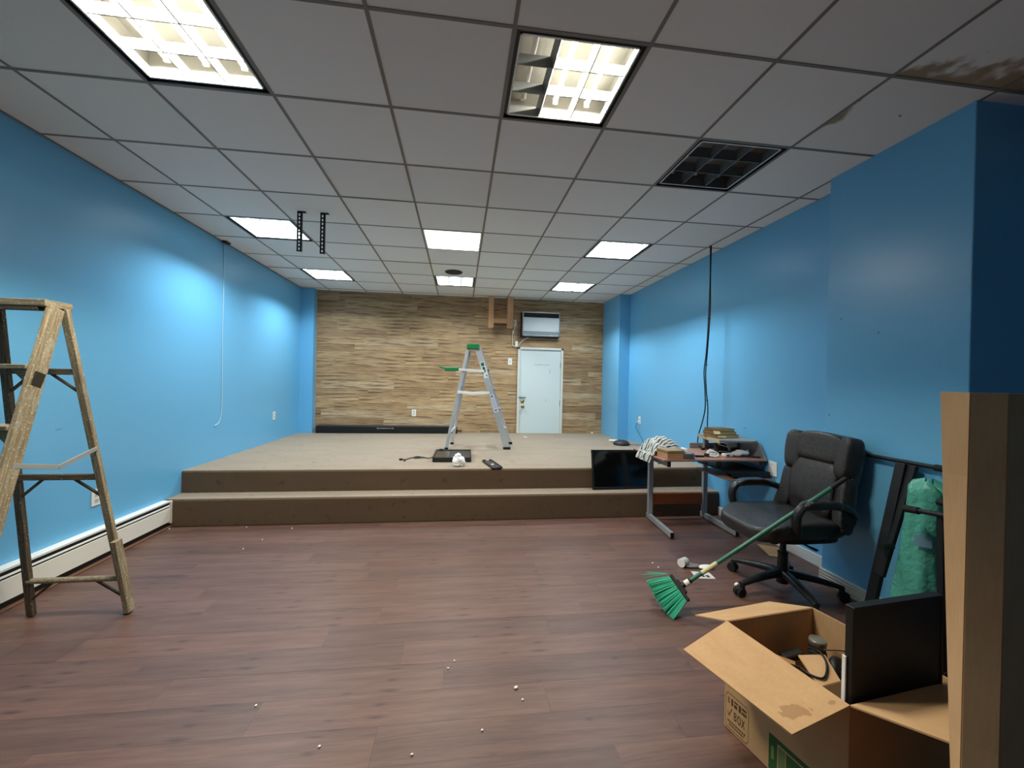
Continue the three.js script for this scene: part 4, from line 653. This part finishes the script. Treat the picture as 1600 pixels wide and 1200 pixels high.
// ------------------------------------------------------------------ on the stage
const S0 = STAGE;
{ const o = thing('projection_screen_case', 'long black projection screen case lying against the plank wall', 'screen case', [0, S0, 0]);
  obj('case', span(-2.40, 0.002, -7.385, -0.06, 0.128, -7.26, 0.012), std(0x0e1013, 0.4), o); obj('end_cap', span(-0.062, 0.0, -7.388, -0.035, 0.126, -7.257, 0.008), M.black, o); obj('end_pin', rod([-0.04, 0.045, -7.32], [0.05, 0.045, -7.32], 0.012), M.black, o);
  obj('pull_bar', [span(-1.385, 0.085, -7.261, -1.13, 0.092, -7.254, 0.002), span(-1.395, 0.078, -7.261, -1.375, 0.098, -7.252, 0.003), span(-1.14, 0.078, -7.261, -1.12, 0.098, -7.252, 0.003)], M.steel, o); }
{ // aluminium step ladder: steps on the right side, open along x
  const o = thing('step_ladder', 'aluminium step ladder with green cap standing on the stage', 'ladder', [0, S0, 0]);
  const zf = [-5.60, -6.07], zt = [-5.70, -5.94];
  const rails = [];
  for (let k = 0; k < 2; k++) {
    const a = [0.655 + (k ? 0.085 : 0), 0.02, zf[k]], b = [0.235 + (k ? 0.03 : 0), 1.39, zt[k]];
    const r = obj('front_rail', [bar(a, b, 0.085, 0.004, [1, 0.3, 0], 0.001), bar([a[0] - 0.04, a[1], a[2] - 0.012], [b[0] - 0.04, b[1] - 0.005, b[2] - 0.012], 0.004, 0.026, [1, 0.3, 0], 0.001), bar([a[0] + 0.04, a[1], a[2] - 0.012], [b[0] + 0.04, b[1] + 0.005, b[2] - 0.012], 0.004, 0.026, [1, 0.3, 0], 0.001)], M.alu, o); rails.push(r);
    obj('rubber_foot', box(0.1, 0.035, 0.035, [a[0], 0.0175, a[2] - 0.005], [0, 0, 0], 0.006), M.black, r);
    const c = [-0.165 + (k ? 0.065 : 0), 0.02, zf[k]], d = [0.095 + (k ? 0.03 : 0), 1.36, zt[k] + (k ? 0.02 : -0.02)];
    const q = obj('rear_leg', bar(c, d, 0.046, 0.026, [1, 0, 0], 0.004), M.alu, o); obj('rubber_foot', box(0.05, 0.03, 0.04, [c[0], 0.015, c[2]], [0, 0, 0], 0.005), M.black, q);
  }
  for (let i = 1; i <= 4; i++) { const t = i * 0.198, x = lerp(0.665, 0.235, t) - 0.005, y = lerp(0.02, 1.39, t), za = lerp(zf[0], zt[0], t), zb = lerp(zf[1], zt[1], t); obj('step', [span(x - 0.03, y - 0.004, zb, x + 0.085, y, za, 0.001), span(x + 0.081, y - 0.035, zb, x + 0.085, y, za, 0.001)], M.alu, o); }
  obj('rear_brace', bar([-0.105, 0.25, -5.60], [-0.06, 0.25, -6.04], 0.03, 0.014, [0, 1, 0], 0.003), M.white, o);
  obj('rear_brace', bar([0.0, 0.86, -5.67], [0.02, 0.86, -5.97], 0.012, 0.03, [0, 1, 0], 0.002), M.alu, o);
  for (const [z, k] of [[-5.64, 0], [-6.0, 1]]) obj('spreader', [bar([-0.03, 0.78, z + 0.03], [0.17, 0.758, z + 0.03], 0.034, 0.012, [0, 1, 0], 0.003), bar([0.17, 0.758, z + 0.03], [0.40, 0.775, z + 0.03], 0.034, 0.012, [0, 1, 0], 0.003)], M.white, o);
  const cap = obj('top_cap', plate([[-0.07, -0.025], [0.08, -0.03], [0.085, 0.015], [0.065, 0.027], [-0.055, 0.027], [-0.075, 0.015]], 0.32, [0.165, 1.412, -5.82], [0, 0, 0], 0.006), M.green, o);
  const shelf = obj('pail_shelf', [box(0.2, 0.05, 0.26, [-0.115, 1.092, -5.82], [0, 0, 0.04], 0.012), bar([-0.2, 1.1, -5.82], [-0.29, 1.125, -5.82], 0.2, 0.02, [0, 0, 1], 0.008)], M.green, o);
  obj('shelf_arm', bar([-0.02, 1.085, -5.665], [0.33, 1.07, -5.655], 0.034, 0.012, [0, 1, 0], 0.003), M.white, o);
  // stickers on the wide rail
  const lab = (t0, t1, tex) => { const A = lerp3([0.655, 0.02, zf[0]], [0.235, 1.39, zt[0]], t0), B = lerp3([0.655, 0.02, zf[0]], [0.235, 1.39, zt[0]], t1), [m, L] = basis(A, B, [1, 0.3, 0]); const g = new THREE.BoxGeometry(0.058, L, 0.001).toNonIndexed(); g.translate(0, 0, 0.0028); g.applyMatrix4(m); obj('sticker', g, new THREE.MeshStandardMaterial({ map: tex, roughness: 0.5 }), rails[0]); };
  const lerp3 = (a, b, t) => [lerp(a[0], b[0], t), lerp(a[1], b[1], t), lerp(a[2], b[2], t)];
  lab(0.70, 0.86, canvasTex(64, 160, (g, w, h) => { g.fillStyle = '#e3e8e6'; g.fillRect(0, 0, w, h); g.fillStyle = '#15683e'; g.fillRect(8, 8, 48, 34); g.fillStyle = '#143c2a'; g.fillRect(14, 50, 36, 52); g.fillStyle = '#2a2c44'; g.fillRect(36, 130, 16, 16); }));
  lab(0.36, 0.53, canvasTex(64, 160, (g, w, h) => { g.fillStyle = '#d8dbe0'; g.fillRect(0, 0, w, h); g.strokeStyle = '#39406e'; g.lineWidth = 6; g.strokeRect(14, 16, 36, 128); g.fillStyle = '#2b2f66'; g.beginPath(); g.arc(32, 14, 10, 0, 7); g.fill(); g.beginPath(); g.arc(32, 146, 10, 0, 7); g.fill(); for (let i = 0; i < 7; i++) g.fillRect(27, 34 + i * 14, 10, 9); }));
}
{ const o = thing('electronic_unit', 'flat black electronic unit lying on the stage with a looped cord', 'electronic unit', [-0.07, S0, -4.98], -0.02);
  obj('case', [span(-0.22, 0.004, -0.26, 0.22, 0.05, 0.26, 0.008)], std(0x171514, 0.5), o);
  obj('rim', [span(-0.22, 0.048, -0.26, 0.22, 0.062, -0.235, 0.004), span(-0.22, 0.048, 0.245, 0.22, 0.056, 0.26, 0.004), span(-0.22, 0.048, -0.26, -0.2, 0.06, 0.26, 0.004), span(0.205, 0.048, -0.26, 0.22, 0.06, 0.26, 0.004)], M.black, o);
  obj('left_plate', span(-0.2, 0.05, -0.23, -0.03, 0.054, 0.24, 0.002), std(0x2b2a28, 0.25), o); obj('right_plate', span(-0.02, 0.05, -0.235, 0.205, 0.0525, 0.245, 0.001), std(0x2c2521, 0.5), o); obj('knob', box(0.05, 0.02, 0.03, [-0.15, 0.06, -0.25], [0, 0, 0], 0.006), M.black, o);
  obj('cord', tube([[-0.22, 0.02, 0.02], [-0.27, 0.012, 0.06], [-0.34, 0.008, 0.0], [-0.42, 0.008, -0.06], [-0.46, 0.008, 0.0], [-0.42, 0.01, 0.06], [-0.34, 0.014, 0.02], [-0.40, 0.008, -0.02], [-0.48, 0.008, 0.02], [-0.54, 0.008, 0.13], [-0.58, 0.012, 0.14]], 0.0055, 90, 6), M.black, o); obj('plug', box(0.04, 0.02, 0.026, [-0.585, 0.012, 0.145], [0, 0.4, 0], 0.005), M.black, o); obj('plug_tail', tube([[-0.54, 0.008, 0.13], [-0.53, 0.01, 0.2], [-0.54, 0.01, 0.22]], 0.007, 12, 6), M.black, o); }
{ const R = rng(8); tag(obj('crumpled_paper', [pillow(0.13, 0.11, 0.115, 0.85, 0.85, q => { q.multiplyScalar(1 + 0.8 * fbm(q.x * 26, q.y * 26, q.z * 26, 3)); }, 17, 12).translate(0, 0.05, 0), pillow(0.07, 0.075, 0.07, 0.9, 0.9, q => q.multiplyScalar(1 + 0.7 * fbm(q.x * 40, q.y * 40, q.z * 40, 3)), 12, 9).translate(-0.005, 0.1, 0)].map(g => { g.deleteAttribute('normal'); g.computeVertexNormals(); return g.translate(0.0, S0, -4.52); }), M.paper), 'crumpled ball of white paper at the stage edge', 'paper ball'); }
{ const o = thing('battery_tray', 'thin dark plastic tray lying across the stage edge', 'tray', [0.37, S0, -4.55], 0.2);
  obj('tray_base', span(-0.055, 0.002, -0.2, 0.055, 0.014, 0.2, 0.003), std(0x2a2a2c, 0.45), o); obj('rim', [span(-0.06, 0.003, -0.2, -0.05, 0.022, 0.2, 0.003), span(0.05, 0.003, -0.2, 0.06, 0.022, 0.2, 0.003)], M.black, o); obj('latch', [box(0.04, 0.02, 0.02, [-0.035, 0.015, -0.205], [0, 0, 0], 0.004), box(0.03, 0.02, 0.02, [0.04, 0.015, -0.205], [0, 0, 0], 0.004), box(0.04, 0.016, 0.02, [0.02, 0.012, 0.205], [0, 0, 0], 0.004)], M.black, o); obj('white_mark', box(0.03, 0.001, 0.03, [0.0, 0.0145, 0.02]), M.paper, o); }
tag(obj('phone', box(0.1, 0.012, 0.16, [2.405, S0 + 0.006, -4.62], [0, -0.35, 0], 0.004), M.blackGloss), 'small flat black gadget on the stage behind the desk', 'gadget');
{ const o = thing('dark_dome', 'low dark dome-shaped device on the stage near the right wall', 'device', [2.475, S0, -6.03]); obj('dome', lathe([[0, 0.0], [0.115, 0.0], [0.122, 0.012], [0.12, 0.03], [0.1, 0.055], [0.06, 0.072], [0, 0.078]], [0, 0, 0], 32), std(0x25252a, 0.6), o); obj('rim', lathe([[0.118, 0.012], [0.125, 0.014], [0.125, 0.022], [0.118, 0.024], [0.118, 0.012]], [0, 0, 0], 32), M.black, o); }
tag(obj('white_tube', rod([2.40, S0 + 0.018, -6.36], [2.62, S0 + 0.018, -6.30], 0.018, 0.018, 16), M.paper), 'short white rolled paper behind the dark dome', 'roll');
tag(obj('white_ball', pillow(0.04, 0.03, 0.04, 1, 1, null, 14, 10).translate(2.44, S0 + 0.014, -7.34), M.paper), 'tiny white crumb at the foot of the plank wall', 'crumb');
tag(obj('paper_strip', slab([[1.09, S0 + 0.002, -6.95], [1.125, S0 + 0.002, -6.80], [1.14, S0 + 0.004, -6.80], [1.105, S0 + 0.003, -6.95]], 0.002), M.paper), 'thin white paper strip on the stage before the door', 'paper strip');
{ // television leaning against the stage
  const o = thing('television', 'black flat television leaning on the carpeted step by the desk', 'television', [1.775, TREAD, -4.28], 0.05);
  o.rotation.x = -0.22;
  obj('screen', span(-0.317, 0.024, 0.0, 0.317, 0.412, 0.004), M.blackGloss, o); obj('bezel', [span(-0.33, 0.0, -0.03, 0.33, 0.026, 0.008, 0.004), span(-0.33, 0.41, -0.02, 0.33, 0.425, 0.007, 0.003), span(-0.33, 0, -0.02, -0.316, 0.425, 0.007, 0.003), span(0.316, 0, -0.02, 0.33, 0.425, 0.007, 0.003)], M.black, o); obj('back_cover', span(-0.325, 0.01, -0.03, 0.325, 0.42, 0.0, 0.006), M.plastic, o); }

// ------------------------------------------------------------------ old wooden ladder at the left
{
  const o = thing('wooden_ladder', 'old paint-splattered wooden step ladder by the left wall', 'ladder', [0, 0, 0]);
  obj('top_cap', box(0.43, 0.034, 0.15, [-2.27, 1.742, -2.395], [0, 0, 0], 0.004), M.oldWood, o);
  obj('cap_cleat', box(0.36, 0.02, 0.045, [-2.27, 1.715, -2.345], [0, 0, 0], 0.003), M.oldDark, o);
  const fr = s => [[-2.225 + s * 0.17, 1.725, -2.375], [-2.19 + s * 0.305, 0.0, -1.72]], rr = s => [[-2.215 + s * 0.15, 1.725, -2.435], [-2.15 + s * 0.25, 0.0, -2.66]];
  const pt = (L, y) => { const t = (L[0][1] - y) / L[0][1]; return [lerp(L[0][0], L[1][0], t), y, lerp(L[0][2], L[1][2], t)]; };
  for (const s of [-1, 1]) obj('front_rail', bar(pt(fr(s), 0.006), fr(s)[0], 0.024, 0.078, [1, 0, 0], 0.004), s > 0 ? M.oldWood : M.oldDark, o);
  const legs = {}; for (const s of [-1, 1]) legs[s] = obj('rear_leg', bar(pt(rr(s), 0.004), rr(s)[0], 0.036, 0.026, [1, 0, 0], 0.004), s > 0 ? M.oldWood : M.oldDark, o);
  obj('splint', bar(add(pt(rr(1), 0.0), [0.012, 0.012, 0.012]), add(pt(rr(1), 0.45), [0.022, 0, 0.012]), 0.03, 0.05, [1, 0, 0], 0.005), M.oldWood, legs[1]);
  for (const y of [0.3, 0.58, 0.86, 1.14, 1.42]) { const a = pt(fr(-1), y), b = pt(fr(1), y); const st = obj('step', box(b[0] - a[0] - 0.02, 0.022, 0.1, [(a[0] + b[0]) / 2, y, a[2]], [0, 0, 0], 0.004), M.oldWood, o);
    obj('gusset', plate([[-0.07, 0], [0, 0], [0, -0.075]], 0.012, [b[0] - 0.013, y - 0.012, b[2] + 0.03], [0, 0, 0], 0.001), M.oldWood, st); obj('gusset', plate([[0.07, 0], [0, 0], [0, -0.075]], 0.012, [a[0] + 0.013, y - 0.012, a[2] + 0.03], [0, 0, 0], 0.001), M.oldWood, st); }
  for (const [y, m] of [[1.40, M.oldDark], [0.82, M.oldDark], [0.215, M.oldWood]]) { const a = pt(rr(-1), y), b = pt(rr(1), y); const cb = obj('crossbar', m === M.oldWood ? rod(a, b, 0.016, 0.016, 12) : bar(a, b, 0.032, 0.022, [0, 1, 0], 0.003), m, o);
    for (const s of [-1, 1]) { const e = pt(rr(s), y - 0.12), f = pt(rr(s), y); obj('diagonal_brace', bar(e, [f[0] - s * 0.13, y - 0.008, f[2]], 0.014, 0.012, [0, 0, 1], 0.002), M.oldDark, cb); } }
  obj('spreader_strap', [bar(add(pt(fr(1), 0.975), [0.012, 0, 0]), add(lerpA(pt(fr(1), 0.93), pt(rr(1), 0.93), 0.5), [0.012, -0.005, 0]), 0.004, 0.022, [1, 0, 0], 0.001), bar(add(lerpA(pt(fr(1), 0.93), pt(rr(1), 0.93), 0.5), [0.012, -0.005, 0]), add(pt(rr(1), 0.985), [0.02, 0, 0]), 0.004, 0.022, [1, 0, 0], 0.001)], new THREE.MeshStandardMaterial({ color: 0xffffff, roughness: 0.6, metalness: 0.2, map: canvasTex(256, 32, (g, w, h) => { g.fillStyle = '#a9a9a4'; g.fillRect(0, 0, w, h); g.fillStyle = '#55565a'; const R = rng(77); for (let i = 0; i < 22; i++) g.fillRect(8 + i * 11, 8 + R() * 4, 3 + R() * 6, 12 + R() * 6); }) }), o);
  obj('iron_plate', box(0.006, 0.07, 0.05, add(pt(fr(1), 1.36), [0.014, 0, 0]), [-0.36, 0, 0], 0.002), std(0x3c352c, 0.6, 0.5), o);
  function add(a, b) { return [a[0] + b[0], a[1] + b[1], a[2] + b[2]]; } function lerpA(a, b, t) { return [lerp(a[0], b[0], t), lerp(a[1], b[1], t), lerp(a[2], b[2], t)]; }
}

// ------------------------------------------------------------------ small litter on the floor
{
  const R = rng(91);
  const WHERE = ["by the baseboard heater's stage end", 'at the foot of the step, second from the heater', 'at the foot of the step, third from the heater', 'before the step, between the heater and the middle', 'before the step, nearest the camera of the left four', 'in the middle of the floor, farther of a close pair', 'in the middle of the floor, nearer of a close pair', 'elongated, in the middle of the floor left of the box', 'just nearer than the elongated crumb left of the box', 'low in the picture, leftmost of three in the near floor', 'low in the picture, middle of three in the near floor', 'low in the picture, rightmost of three in the near floor', 'left of the middle of the floor, alone', 'behind the broom head, farther of two', 'behind the broom head, nearer of two', 'right under the broom bristles'];
  const crumb = (x, z, s, i, y = 0) => tag(obj('plaster_crumb', place(pillow(0.012 * s, 0.007 * s, 0.009 * s, 0.9, 0.9, q => { q.multiplyScalar(1 + 0.4 * fbm(q.x * 200, q.y * 200, q.z * 200 + x, 2)); }, 8, 6).translate(0, 0.0033 * s, 0), [x, y, z], [0, R() * 3, 0]), M.paper), 'tiny white plaster crumb ' + WHERE[i], 'crumb', 'plaster crumbs scattered on the wooden floor');
  CRUMBS().forEach(([x, z, s], i) => crumb(x, z, s, i));
  function CRUMBS() { return [[-2.58, -4.06, 1.2], [-1.93, -4.06, 1], [-1.51, -4.0, 1.3], [-1.65, -3.74, 1], [-1.71, -3.55, 1.1], [-0.03, -2.0, 1], [0.0, -2.05, 1], [0.28, -1.84, 1.6], [0.3, -1.77, 1], [-0.5, -1.62, 1], [-0.15, -1.55, 1], [0.115, -1.63, 1], [-0.83, -1.85, 1], [1.52, -3.03, 1.4], [1.53, -2.96, 1.2], [1.31, -2.42, 1.6]]; }
  tag(obj('oval_dish', pillow(0.13, 0.018, 0.075, 0.7, 1, null, 24, 10).translate(1.90, 0.009, -2.92), M.paper), 'white oval plastic dish on the floor behind the broom handle', 'dish');
  { const o = thing('striped_roll', 'small white and black striped roll left of the broom handle', 'roll', [1.735, 0.032, -2.965], 0.5); const g = new THREE.CylinderGeometry(0.032, 0.032, 0.06, 20).toNonIndexed(); g.rotateZ(Math.PI / 2); obj('roll', g, M.paper, o); for (const x of [-0.018, 0.0, 0.018]) { const c = new THREE.CylinderGeometry(0.0325, 0.0325, 0.006, 20).toNonIndexed(); c.rotateZ(Math.PI / 2); c.translate(x, 0, 0); obj('band', c, M.black, o); } }
  tag(obj('printed_leaflet', slab([[1.72, 0.002, -2.76], [1.86, 0.002, -2.74], [1.87, 0.004, -2.84], [1.74, 0.006, -2.87]], 0.002), new THREE.MeshStandardMaterial({ roughness: 0.8, map: (() => { const t = canvasTex(128, 96, (g, w, h) => { g.fillStyle = '#d9d5d2'; g.fillRect(0, 0, w, h); g.fillStyle = '#3a3f44'; for (let i = 0; i < 3; i++) g.fillRect(20 + i * 30, 30 + i * 4, 22, 34); g.fillStyle = '#9c8a86'; g.fillRect(0, 84, w, 12); }); t.repeat.set(7, 9); t.wrapS = t.wrapT = THREE.RepeatWrapping; return t; })() })), 'small printed leaflet on the floor under the broom handle', 'leaflet');
  tag(obj('clear_wrapper', pillow(0.12, 0.02, 0.07, 0.9, 0.9, q => { q.y *= 1 + fbm(q.x * 30, q.z * 30, 1, 2); }, 18, 10).translate(1.80, 0.012, -2.95), phys({ color: 0xbcb6b2, roughness: 0.25, transmission: 0.6, thickness: 0 })), 'crinkled clear wrapper between the striped roll and white dish', 'wrapper');
  tag(obj('cardboard_scrap', slab([[2.76, 0.012, -3.22], [2.68, 0.006, -3.02], [2.56, 0.004, -3.08], [2.62, 0.012, -3.3]], 0.006), M.card), 'torn cardboard scrap on the floor behind the office chair', 'cardboard');
  tag(obj('white_clip', box(0.03, 0.02, 0.02, [1.945, 0.01, -2.64], [0, 0.4, 0.3], 0.005), M.paper), 'small white plastic bit beside the chair caster', 'plastic bit');
}

renderer.render(scene, camera);
